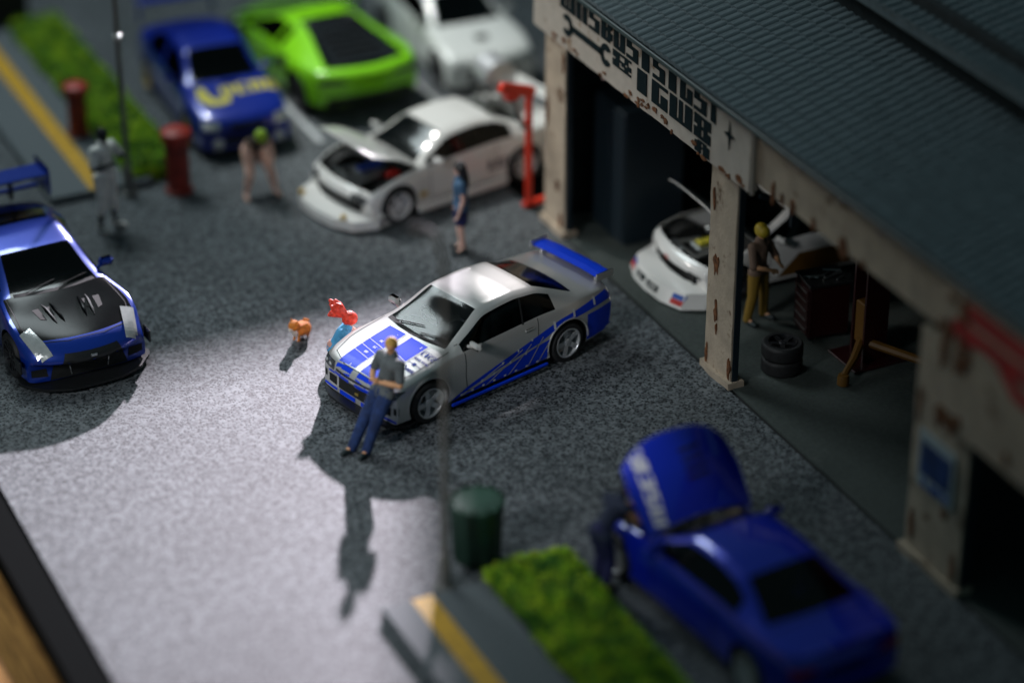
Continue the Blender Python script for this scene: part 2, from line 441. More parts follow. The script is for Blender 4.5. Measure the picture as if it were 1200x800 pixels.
def person(name, loc, rz, J, cl, label, scale=1.0, vox=0.014, fem=False, hair='short', group=None):
    """J: joints in metres (x right, y forward, z up). cl: materials"""
    root = empty(name, loc, rz, None, scale); tag(root, label, 'person', group)
    bk = cl.get('bulk', 1.12)
    j = {k: Vector(v) for k, v in J.items()}
    face = j['face'].normalized() if 'face' in j else V(0, 1, 0)
    H = j['head']; nk = j['neck']; upv = (H - nk).normalized()
    f = (face - upv * face.dot(upv)).normalized(); sd = f.cross(upv).normalized()
    w = .9 if fem else 1.0
    sk = [(nk, .052 * w, H - upv * .04, .05 * w), (H + upv * .03 - f * .012, .088, H + upv * .03 + f * .018, .082), (H - f * .0, .075, H - upv * .06 + f * .035, .045),
          (H - upv * .055 + f * .045, .034, H - upv * .075 + f * .055, .026),
          (H + f * .088 + upv * .012, .010, H + f * .104 - upv * .018, .014),
          (H + f * .085 + upv * .028 - sd * .03, .012, H + f * .085 + upv * .028 + sd * .03, .012)]
    for q in (-1, 1): sk += [(H + sd * q * .084 + upv * .02 - f * .01, .017, H + sd * q * .084 - upv * .015 - f * .005, .012)]
    ch = j['chest']; pv = j['pelvis']
    tor = [(pv, .115, lerp(pv, ch, .45), .10 * w), (lerp(pv, ch, .45), .10 * w, ch, .115 * w), (ch, .11 * w, nk, .065)]
    for q in 'LR':
        s_, e_, w_, h_, k_, a_, t_ = (j[x + q] for x in ('sh', 'el', 'wr', 'hip', 'kn', 'an', 'toe'))
        sk += [(ch, .08, s_, .052 * w), (s_, .052 * w, e_, .040 * w), (e_, .040 * w, lerp(e_, w_, .35), .040 * w), (lerp(e_, w_, .35), .04 * w, w_, .026 * w),
               (h_, .085, k_, .055), (k_, .055, lerp(k_, a_, .35), .055), (lerp(k_, a_, .35), .055, a_, .035), (a_, .035, t_, .03)]
        lb = cl.get('limb', 1.18); sk[-8:] = [(a, ra * lb, b, rb * lb) for a, ra, b, rb in sk[-8:]]
        d = j.get('hd' + q, w_ - e_); n = j.get('hn' + q, V(0, 1, 0))
        sk += hand_segs(w_, d, n, cl.get('curl', .45), 1 if q == 'R' else -1)
        tor += [(ch + (s_ - ch) * .35, .095 * w, lerp(s_, ch, .08), .066 * w), (pv, .11, h_, .095)]
    fat = lambda L_: [(a, ra * bk, b, rb * bk) for a, ra, b, rb in L_]
    sk = sk[:2] + fat(sk[2:8]) + sk[8:]; tor = fat(tor)
    body = fused('body', sk + tor, cl['skin'], root, vox)
    shirt = [(a, ra + .018, b, rb + .018) for (a, ra, b, rb) in tor]
    sl = cl.get('sleeve', .6)
    for q in 'LR':
        s_, e_, w_ = j['sh' + q], j['el' + q], j['wr' + q]
        if sl > 0:
            shirt += [(s_, .070 * w * bk, lerp(s_, e_, min(sl, 1)), .062 * w * bk)]
            if sl > 1: shirt += [(e_, .056, lerp(e_, w_, sl - 1), .042)]
    fused('shirt', shirt, cl['shirt'], root, vox)
    tr = cl.get('leg', 2.03)
    pn = [(pv + V(0, 0, .03), .135, pv, .13)]
    for q in 'LR':
        h_, k_, a_, t_ = j['hip' + q], j['kn' + q], j['an' + q], j['toe' + q]
        pn += [(pv, .13 * bk, h_, .108 * bk), (h_, .108 * bk, lerp(h_, k_, min(tr, 1)), lerp(.108, .078, min(tr, 1)) * bk)]
        if tr > 1: pn += [(k_, .078 * bk, lerp(k_, a_, tr - 1), .066 * bk)]
    if cl.get('skirt'):
        kk = (j['knL'] + j['knR']) / 2; hh = (j['hipL'] + j['hipR']) / 2
        for q in 'LR': pn += [(hh, .13, lerp(j['hip' + q], j['kn' + q], .55), .13)]
    fused('skirt' if cl.get('skirt') else cl.get('pname', 'trousers'), pn, cl['pants'], root, vox)
    if 'shoe' in cl:
        for q in 'LR':
            a_, t_ = j['an' + q], j['toe' + q]; dd = (t_ - a_); dd.z = 0; dd = dd.normalized()
            b = V(a_.x, a_.y, t_.z)
            fused('shoe', [(a_, .058, b - dd * .02, .052), (b - dd * .03, .050, t_ - dd * .01, .050), (t_ - dd * .02, .052, t_ + dd * .04, .042)], cl['shoe'], root, vox * .9)
    hc = H + upv * .045 - f * .018
    hs = [(hc, .099, hc + f * .02, .093), (hc - f * .02, .088, hc - f * .03 - upv * .05, .072), (hc + f * .06 + upv * .025, .045, hc + f * .01 + upv * .06, .05)]
    for q in (-1, 1): hs.append((hc + sd * q * .06, .045, hc + sd * q * .072 - upv * .025, .03))
    if hair == 'long':
        for q in (-1, 0, 1): hs += [(hc + sd * q * .05 - f * .03, .075, hc + sd * q * .06 - f * .06 - upv * .20, .065), (hc + sd * q * .06 - f * .06 - upv * .20, .065, hc + sd * q * .05 - f * .07 - upv * .34, .035)]
        for q in (-1, 1): hs.append((hc + sd * q * .085 + f * .03, .03, hc + sd * q * .09 - upv * .14, .03))
    if hair == 'bushy': hs = [(a, ra * 1.22, b, rb * 1.22) for a, ra, b, rb in hs]
    if hair == 'pony':
        hs = [(a, ra * 1.32, b, rb * 1.32) for a, ra, b, rb in hs]
        p = hc - f * .10 + upv * .03
        hs += [(hc, .06, p, .045)]
        rr = random.Random(3)
        for q in range(11):
            o = V(rr.uniform(-.06, .06), rr.uniform(-.06, .06), rr.uniform(-.08, .12))
            m_ = p - f * (.07 + .012 * q) + upv * .05 + o * (.7 + .05 * q); hs += [(p, .06, m_, .066), (m_, .06, m_ - f * rr.uniform(.02, .08) + o * .5, .034)]
    if cl.get('helmet'): hs = [(hc + upv * .01, .115, hc + upv * .02, .112), (hc + f * .02 - upv * .01, .118, hc + f * .06 - upv * .01, .112)]
    fused('helmet' if cl.get('helmet') else 'hair', hs, cl['hair'], root, vox * .9, 2)
    for q in (-1, 1):
        MB().ball(H + f * .079 + sd * q * .032 + upv * .012, .012, 8).build('eye', M_EYE, body)
    mb = MB(); mb.ball(H + f * .081 - upv * .048, .018, 8, sc=(1, 1, .35)); mb.build('mouth', M_LIP, body)
    return root


def stand(h=1.75, **k):
    J = dict(pelvis=(0, 0, .98), chest=(0, .01, 1.34), neck=(0, 0, 1.49), head=(0, .02, 1.64),
             shL=(-.19, 0, 1.42), shR=(.19, 0, 1.42), elL=(-.24, -.02, 1.13), elR=(.24, -.02, 1.13), wrL=(-.24, .06, .88), wrR=(.24, .06, .88),
             hipL=(-.09, 0, .93), hipR=(.09, 0, .93), knL=(-.10, .02, .50), knR=(.10, .02, .50), anL=(-.11, -.02, .09), anR=(.11, -.02, .09),
             toeL=(-.13, .13, .042), toeR=(.13, .13, .042))
    J.update(k); s = h / 1.78
    return {a: tuple(c * s if a not in ('face', 'hdL', 'hdR', 'hnL', 'hnR') else c for c in b) for a, b in J.items()}


# ------------------------------------------------------------------ cars
REG = ['body', 'hood', 'windshield', 'side_window', 'rear_window', 'well', 'roofpanel']


def make_body(sp):
    W_, SI, BE, TO = (curve(sp[k]) for k in ('W', 'sill', 'belt', 'top'))
    xc, xh, xe, xb = sp['cabin']; zr = sp['zr']; rhw = sp['rhw']
    xs = sorted(set([round(x, 3) for x in sp['st']] + [xc, xh, xe, xb]), reverse=True)
    bowf, bowr = sp.get('bow', (.30, .22))
    xf, xr = xs[0], xs[-1]
    wf = sp['wx'][0]; wr_ = sp['wx'][1]
    ring = []
    verts = []
    for x in xs:
        w = W_(x); zs = SI(x); zb = BE(x); zt = TO(x)
        if xb < x < xc:
            h = max(0, min(1, (zt - zb) / (zr - zb)))
        else: h = 0
        if x in (xc, xb): h = 0
        y4 = w * .93
        rr = [(w - .10, zs), (w - .01, zs + .035), (w, lerp(zs, zb, .5)), (w * .985, lerp(zs, zb, .86)), (y4, zb),
              (lerp(y4 - .05, rhw + .02, h * .86), lerp(zb, zt, lerp(.45, .84, h))), (lerp(y4 - .15, rhw - .07, h), lerp(zb, zt, lerp(.80, .965, h))),
              (lerp(y4 - .15, rhw - .07, h) * .55, lerp(zb, zt, .992)), (0, zt)]
        side = []
        for (y, z) in rr:
            fx = smooth01((x - (wf - .1)) / (xf - wf + .1)) if x > wf - .1 else 0
            fr = smooth01(((wr_ + .1) - x) / (wr_ + .1 - xr)) if x < wr_ + .1 else 0
            k = (abs(y) / .9) ** 2.4
            dx = -bowf * k * fx + bowr * k * fr
            if sp.get('cbow', True) and x in (xc, xh): dx += .10 * (1 - (y / .75) ** 2) * (1 if x == xc else .6) if y < .75 else 0
            if x in (xb,) and y < .75: dx -= .06 * (1 - (y / .75) ** 2)
            side.append((x + dx, y, z))
        full = [(a, b, c) for a, b, c in side] + [(a, -b, c) for a, b, c in reversed(side[:-1])]
        verts.append(full)
    n = len(verts[0])
    bm = bmesh.new(); cl = bm.edges.layers.float.new('crease_edge')
    V_ = [[bm.verts.new(p) for p in ring] for ring in verts]
    pill = sp.get('bpillar', (-.62, -.70)); sgf = sp.get('sg', (xc - .16, xb + .30))

    def half(jc):  # map ring cell to row
        return jc if jc < 8 else 15 - jc
    for i in range(len(xs) - 1):
        xm = (xs[i] + xs[i + 1]) / 2
        for jx in range(n):
            jn = (jx + 1) % n
            f = bm.faces.new((V_[i][jx], V_[i][jn], V_[i + 1][jn], V_[i + 1][jx]))
            t = 0
            if jx < 16:
                row = half(jx)
                if xh < xm < xc and row in (6, 7): t = 2
                elif xb < xm < xe and row in (6, 7): t = 4
                elif row == 4 and sgf[1] < xm < sgf[0] and not (pill[1] < xm < pill[0]): t = 3
                elif xm > xc and row >= 5 and xm < sp.get('hoodx', xf - .1): t = 1
            f.material_index = t; f.smooth = True
    bm.faces.new(list(reversed(V_[0]))).material_index = 0; bm.faces.new(V_[-1]).material_index = 0
    bm.verts.ensure_lookup_table()

    def cr(i, j, v, along='x'):
        a = V_[i][j]; b = V_[i + 1][j] if along == 'x' else V_[i][(j + 1) % n]
        e = bm.edges.get((a, b))
        if e: e[cl] = max(e[cl], v)
    for i in range(len(xs) - 1):
        for j in (4, 12):
            cr(i, j, .45)
        for j in (1, 15): cr(i, j, .5)
        if xb < (xs[i] + xs[i + 1]) / 2 < xc:
            for j in (5, 6, 10, 11): cr(i, j, .35)
    for j in range(n): cr(0, j, .45, 'r') if False else None
    for i in (0, len(xs) - 1):
        for j in range(n):
            e = bm.edges.get((V_[i][j], V_[i][(j + 1) % n]))
            if e: e[cl] = .5
    for xx in (xc, xh, xb):
        i = xs.index(xx)
        for j in range(4, 12):
            e = bm.edges.get((V_[i][j], V_[i][j + 1]))
            if e: e[cl] = .35
    bmesh.ops.recalc_face_normals(bm, faces=bm.faces)
    me = bpy.data.meshes.new('cage'); bm.to_mesh(me); bm.free()
    for k in REG: me.materials.append(mat('tmp_' + k))
    o = bpy.data.objects.new('tmpcar', me); COL.objects.link(o)
    s = o.modifiers.new('s', 'SUBSURF'); s.levels = sp.get('lev', 2); s.render_levels = s.levels
    tmp = []
    for q in (-1, 1):
        for wx in sp['wx']:
            mb = MB(); mb.lathe([(sp['arch'], 0), (sp['arch'], .6)], 40, 'y', 5); m2 = mb.mesh('cut', [mat('tmp_' + k) for k in REG])
            c = bpy.data.objects.new('cut', m2); COL.objects.link(c)
            c.location = (wx, (.58 if q > 0 else -1.18), sp['wr'] + .01)
            b = o.modifiers.new('b', 'BOOLEAN'); b.operation = 'DIFFERENCE'; b.object = c; b.solver = 'EXACT'
            tmp.append(c)
    dg = bpy.context.evaluated_depsgraph_get(); dg.update()
    out = bpy.data.meshes.new_from_object(o.evaluated_get(dg))
    for c in tmp + [o]: bpy.data.objects.remove(c)
    return out


def split_region(me, idx, name, m, parent, thick=0.0, side=0):
    bm = bmesh.new(); bm.from_mesh(me)
    bmesh.ops.delete(bm, geom=[f for f in bm.faces if f.material_index not in idx or (side and f.calc_center_median().y * side < 0)], context='FACES')
    if not bm.faces: bm.free(); return None
    for f in bm.faces: f.material_index = idx.index(f.material_index) if len(idx) > 1 else 0; f.smooth = True
    if thick:
        bmesh.ops.solidify(bm, geom=list(bm.faces), thickness=thick)
    for e in bm.edges:
        if len(e.link_faces) == 2 and e.calc_face_angle(0) > R(32): e.smooth = False
    out = bpy.data.meshes.new(name); bm.to_mesh(out); bm.free()
    for x in (m if isinstance(m, list) else [m]): out.materials.append(x)
    return link(name, out, parent)


class Draper:
    def __init__(s, me):
        s.bvh = BVHTree.FromPolygons([v.co.copy() for v in me.vertices], [tuple(p.vertices) for p in me.polygons])

    def hit(s, mode, a, b, off):
        if mode == 'T': o, d = V(a, b, 4), V(0, 0, -1)
        elif mode == 'L': o, d = V(a, 3, b), V(0, -1, 0)
        elif mode == 'R': o, d = V(a, -3, b), V(0, 1, 0)
        elif mode == 'F': o, d = V(5, a, b), V(-1, 0, 0)
        else: o, d = V(-5, a, b), V(1, 0, 0)
        loc, nor, i, dist = s.bvh.ray_cast(o, d)
        if loc is None: return None
        if nor.dot(d) > 0: nor = -nor
        return loc + nor * off

    def patch(s, mode, quads, name, m, parent, off=.004, step=.05):
        if len(quads) > 1 and name in ('bumper_stripe', 'grille', 'tail_light'):
            for q_ in quads: o_ = s.patch(mode, [q_], name, m, parent, off, step)
            return o_
        mb = MB()
        for q in quads:
            q = [Vector((p[0], p[1])) for p in q]
            nu = max(1, int(max((q[1] - q[0]).length, (q[2] - q[3]).length) / step + .99)); nv = max(1, int(max((q[3] - q[0]).length, (q[2] - q[1]).length) / step + .99))
            g = [[s.hit(mode, *(q[0].lerp(q[1], i / nu)).lerp(q[3].lerp(q[2], i / nu), k / nv), off) for k in range(nv + 1)] for i in range(nu + 1)]
            for i in range(nu):
                for k in range(nv):
                    c = [g[i][k], g[i + 1][k], g[i + 1][k + 1], g[i][k + 1]]
                    if all(x is not None for x in c) and max((c[0] - c[2]).length, (c[1] - c[3]).length) < step * 4:
                        mb.add(c, [(0, 1, 2, 3)], 0, True)
        if not mb.f: return None
        return mb.build(name, m, parent)

    def line(s, mode, pts, w, name, m, parent, off=.003):
        q = []
        for a, b in zip(pts, pts[1:]):
            a = Vector(a); b = Vector(b); d = (b - a).normalized(); n = Vector((-d.y, d.x)) * w / 2
            q.append((a - n, b - n, b + n, a + n))
        return s.patch(mode, q, name, m, parent, off)

    def text(s, mode, txt, org, ux, uy, h, name, m, parent, off=.006):
        cells, wd = text_cells(txt); q = []
        ux = Vector(ux); uy = Vector(uy); org = Vector(org)
        for x0, x1, y0, y1 in cells:
            q.append([org + ux * (a * h) + uy * (b * h) for a, b in ((x0, y0), (x1, y0), (x1, y1), (x0, y1))])
        return s.patch(mode, q, name, m, parent, off)


WHEEL = {}


def wheel_meshes(r, w, rim, style):
    key = (r, w, rim.name, style)
    if key in WHEEL: return WHEEL[key]
    rr = r * .70
    t = MB(); t.lathe([(rr, -w / 2 + .01), (rr + .02, -w / 2), (r - .03, -w / 2 + .005), (r - .006, -w / 2 + .03), (r, -w / 2 + .06), (r, w / 2 - .06), (r - .006, w / 2 - .03), (r - .03, w / 2 - .005), (rr + .02, w / 2), (rr, w / 2 - .01)], 40, 'y', cap=False)
    for k in (-.25, 0, .25): t.lathe([(r - .004, k * w - .006), (r + .001, k * w - .006), (r + .001, k * w + .006), (r - .004, k * w + .006)], 40, 'y', cap=False)
    g = MB(); g.lathe([(rr + .005, w / 2 - .002), (rr + .008, w / 2 + .006), (rr - .012, w / 2 + .006), (rr - .025, w / 2 - .03), (rr - .035, -.02), (rr - .02, -w / 2 + .02)], 40, 'y', cap=False)
    n = {'five': 5, 'six': 6, 'ten': 10}[style]
    for k in range(n):
        a = 2 * PI * k / n
        mt = Matrix.Rotation(a, 4, 'Y')
        hw = {'five': .042, 'six': .03, 'ten': .016}[style]
        prof = [(.03, hw * 1.15, w / 2 - .035), (rr * .5, hw * .85, w / 2 - .012), (rr - .015, hw, w / 2 - .004)]
        vs = []
        for (x, hh, y) in prof: vs += [mt @ V(x, y, -hh), mt @ V(x, y, hh), mt @ V(x, y - .035, hh * .8), mt @ V(x, y - .035, -hh * .8)]
        fs = []
        for i in range(2):
            for c in range(4): fs.append((i * 4 + c, i * 4 + (c + 1) % 4, i * 4 + 4 + (c + 1) % 4, i * 4 + 4 + c))
        g.add(vs, fs, 0)
    g.lathe([(.062, w / 2 - .06), (.062, w / 2 - .022), (.045, w / 2 - .012), (.012, w / 2 - .01)], 18, 'y')
    for k in range(5):
        a = 2 * PI * (k + .5) / 5; g.ball((.045 * math.cos(a), w / 2 - .016, .045 * math.sin(a)), .009, 6)
    d = MB(); d.lathe([(rr * .75, 0), (rr * .75, .02), (.05, .025)], 28, 'y'); d.lathe([(rr - .02, -.03), (rr - .02, -.025)], 28, 'y')
    WHEEL[key] = (t.mesh('tyre', M_RUBBER), g.mesh('rim', rim), d.mesh('brake_disc', M_STEEL if style == 'five' else M_MATT))
    return WHEEL[key]


def add_wheels(root, sp, rim, style='five'):
    tm, gm, dm = wheel_meshes(sp['wr'], sp.get('ww', .24), rim, style)
    for wx in sp['wx']:
        for q in (1, -1):
            e = empty('wheel', (wx, q * (sp['track'] - sp.get('ww', .24) / 2), sp['wr']), 0 if q > 0 else PI, root)
            if wx > 0 and sp.get('steer'): e.rotation_euler.z += sp['steer']
            link('tyre', tm, e); link('rim', gm, e); link('brake_disc', dm, e)


def car(name, sp, loc, heading, paint, label, scale=1.07, hoodm=None, hood_open=0, rim=None, style='five', glass=None, cat='toy car', under=True, detail=True):
    root = empty(name, loc, heading, None, scale); tag(root, label, cat, 'model cars around the yard')
    me = make_body(sp)
    D = Draper(me)
    split_region(me, [0, 5], 'body', [paint, M_MATT], root)
    gl = glass or M_GLASS
    for i, n in ((2, 'windshield'), (4, 'rear_window')): split_region(me, [i], n, gl if i == 2 else M_GLASS, root)
    for q in (-1, 1): split_region(me, [3], 'side_window', M_GLASS, root, side=q)
    hd = split_region(me, [1], 'hood', hoodm or paint, root, .018 if hood_open else 0)
    xc = sp['cabin'][0]; TO = curve(sp['top']); BE = curve(sp['belt'])
    if hood_open:
        hz = TO(xc)
        if sp.get('crown'):
            L_ = sp['hoodx'] - xc
            for v in hd.data.vertices:
                u = max(0, (v.co.x - xc) / L_); w2 = (v.co.y / .72) ** 2
                v.co.z += .13 * (1 - min(1, w2)) * math.sin(min(1, u) * 2.4) + .02
                v.co.x = xc + (v.co.x - xc) * (1.10 - .16 * w2 * w2); v.co.y *= 1.06
        piv = Matrix.Translation((xc, 0, hz)) @ Matrix.Rotation(-hood_open, 4, 'Y') @ Matrix.Translation((-xc, 0, -hz))
        hd.data.transform(piv)
        # engine bay
        b = MB(); w = .60; xf = sp.get('hoodx', 2.0) - .02
        b.box((xc - .05, -w, .25), (xf, w, .34)); b.box((xc - .08, -w, .3), (xc, w, BE(xc) + .02)); b.box((xf - .04, -w, .3), (xf, w, BE(xf) - .05))
        b.box((xc - .05, -w - .04, .3), (xf, -w, .62)); b.box((xc - .05, w, .3), (xf, w + .04, .62))
        b.build('engine_bay', M_MATT, root)
        e = MB(); e.box((xc + .15, -.22, .34), (xc + .75, .16, .66), 0, .03); e.box((xc + .2, -.12, .66), (xc + .7, .06, .72), 1, .02)
        e.tube([(xc + .3, .2, .66), (xc + .6, .35, .68), (xf - .15, .3, .6)], .05, 10, 2); e.tube([(xc + .5, -.3, .6), (xf - .2, -.32, .62), (xf - .12, 0, .6)], .045, 10, 2)
        e.box((xc + .2, .36, .5), (xc + .42, .54, .72), 3, .02); e.ball((xc + .25, -.42, .68), .08, 10, 2); e.box((xf - .22, -.4, .4), (xf - .14, .4, .66), 0)
        e.build('engine', sp.get('engm', [M_STEEL, M_ENGINE, M_STEEL, M_RED]), root)
        MB().tube([(xc + .05, .55, TO(xc) - .05), (xc + .05 + .6 * math.cos(hood_open) * .98, .55, TO(xc) + .6 * math.sin(hood_open) - .04)], .012, 6).build('hood_strut', M_STEEL, root)
    add_wheels(root, sp, rim or M_CHROME, style)
    # interior
    it = MB(); zb = BE(0)
    it.box((-1.3, -.62, .24), (xc - .1, .62, .30)); it.box((xc - .42, -.62, .45), (xc - .12, .62, zb - .02), 0, .05); it.box((-1.35, -.6, .3), (-1.1, .6, zb - .05))
    it.build('interior', M_MATT, root)
    for q in (-1, 1):
        s = MB(); s.box((-.45, q * .36 - .22, .32), (.05, q * .36 + .22, .48), 0, .05); s.box((-.58, q * .36 - .21, .46), (-.42, q * .36 + .21, 1.0), 0, .05); s.box((-.57, q * .36 - .11, 1.0), (-.45, q * .36 + .11, 1.13), 0, .03)
        s.build('seat', mat('seat_dark', (.03, .032, .035), .7), root)
    st = MB(); c = V(xc - .5, -.36, zb - .02)
    st.tube([c + V(math.cos(a) * .04, math.sin(a) * .17, math.cos(a) * .16) for a in [2 * PI * k / 16 for k in range(17)]], .016, 6, cap=False)
    st.tube([c + V(0, -.16, 0), c + V(.03, 0, 0), c + V(0, .16, 0)], .014, 6); st.build('steering_wheel', mat('wheel_grey', (.06, .06, .065), .5), root)
    # mirrors
    W_ = curve(sp['W']); mx = xc - .30; my = W_(mx) * .90; mz = BE(mx) + .10
    for q in (-1, 1):
        m = MB(); m.box((mx - .07, q * (my + .14) - .12, mz - .065), (mx + .05, q * (my + .14) + .12, mz + .065), 0, .045); m.tube([(mx + .02, q * (my - .03), mz - .08), (mx, q * (my + .08), mz - .03)], .028, 8)
        m.build('mirror', paint, root)
    if detail:
        dx0 = sp.get('door', (xc - .16, -.78))
        for mode in 'LR':
            D.line(mode, [(dx0[0] - .02, BE(dx0[0]) - .01), (dx0[0], .5), (dx0[0] - .03, .24)], .011, 'door_gap', M_MATT, root)
            D.line(mode, [(dx0[1], BE(dx0[1]) - .01), (dx0[1] + .03, .55), (dx0[1] + .12, .24)], .011, 'door_gap', M_MATT, root)
            D.line(mode, [(dx0[0] - .03, .24), (dx0[1] + .12, .24)], .010, 'door_gap', M_MATT, root)
            sg = 1 if mode == 'L' else -1
            p = D.hit(mode, dx0[1] + .17, BE(-.6) - .12, 0)
            if p: MB().box((p.x - .09, p.y - .012, p.z - .02), (p.x + .09, p.y + .012 + .008 * 0, p.z + .02), 0, .01).build('door_handle', M_STEEL if sp.get('chh') else paint, root)
        if not hood_open:
            hx = sp.get('hoodx', 2.0); w0 = W_(xc) * .93 - .085; w1 = W_(1.5) * .93 - .12
            D.line('T', [(xc + .04, -w0), (1.5, -w1), (hx - .14, -w1 + .08), (hx + .005, -.28), (hx + .005, .28), (hx - .14, w1 - .08), (1.5, w1), (xc + .04, w0)], .013, 'hood_gap', M_MATT, root)
        D.line('T', [(xc + .02, -.63), (xc + .09, -.3), (xc + .11, 0), (xc + .09, .3), (xc + .02, .63)], .07, 'cowl', M_MATT, root, .004)
        for y0, y1 in ((-.45, .05), (.1, .55)):
            pts = [D.hit('T', lerp(xc + .05, xc - .08, t), lerp(y0, y1, t), .022) for t in (0, .25, .5, .75, 1)]
            MB().tube([p for p in pts if p], .009, 5).build('wiper', M_MATT, root)
    bpy.data.meshes.remove(me)
    return root, D, hd


# ---------------- silver coupe
COUPE = dict(
    wx=(1.333, -1.333), wr=.325, arch=.372, track=.895, ww=.25, lev=3, zr=1.34, rhw=.56, cabin=(.80, .12, -.92, -1.58), hoodx=2.06, bpillar=(9, 9), sg=(.66, -1.12), bow=(.20, .16),
    st=[2.20, 2.18, 2.06, 1.80, 1.55, 1.333, 1.05, .66, .42, -.2, -.50, -.56, -.80, -1.12, -1.333, -1.8, -2.1, -2.33, -2.40],
    W=[(-2.40, .82), (-2.1, .875), (-1.75, .90), (-1.333, .915), (-.85, .87), (0, .862), (.7, .868), (1.0, .885), (1.333, .915), (1.7, .90), (1.95, .88), (2.2, .84)],
    sill=[(-2.4, .26), (-2.1, .19), (-1.7, .17), (0, .15), (1.8, .15), (2.2, .13)],
    belt=[(-2.4, .72), (-2.33, .93), (-1.58, .955), (-.8, .92), (0, .88), (.8, .86), (1.333, .80), (2.06, .68), (2.18, .60), (2.2, .50)],
    top=[(-2.4, .76), (-2.33, .98), (-1.58, 1.03), (-.92, 1.30), (-.4, 1.35), (.12, 1.30), (.80, .945), (1.333, .855), (2.06, .725), (2.18, .64), (2.2, .53)])


for _k in ('W', 'sill', 'belt', 'top'): COUPE[_k] = [((x if x < 1.333 else 1.333 + (x - 1.333) * .84), v) for x, v in COUPE[_k]]
COUPE['st'] = [(x if x < 1.333 else round(1.333 + (x - 1.333) * .84, 3)) for x in COUPE['st']]; COUPE['hoodx'] = round(1.333 + (2.06 - 1.333) * .84, 3)


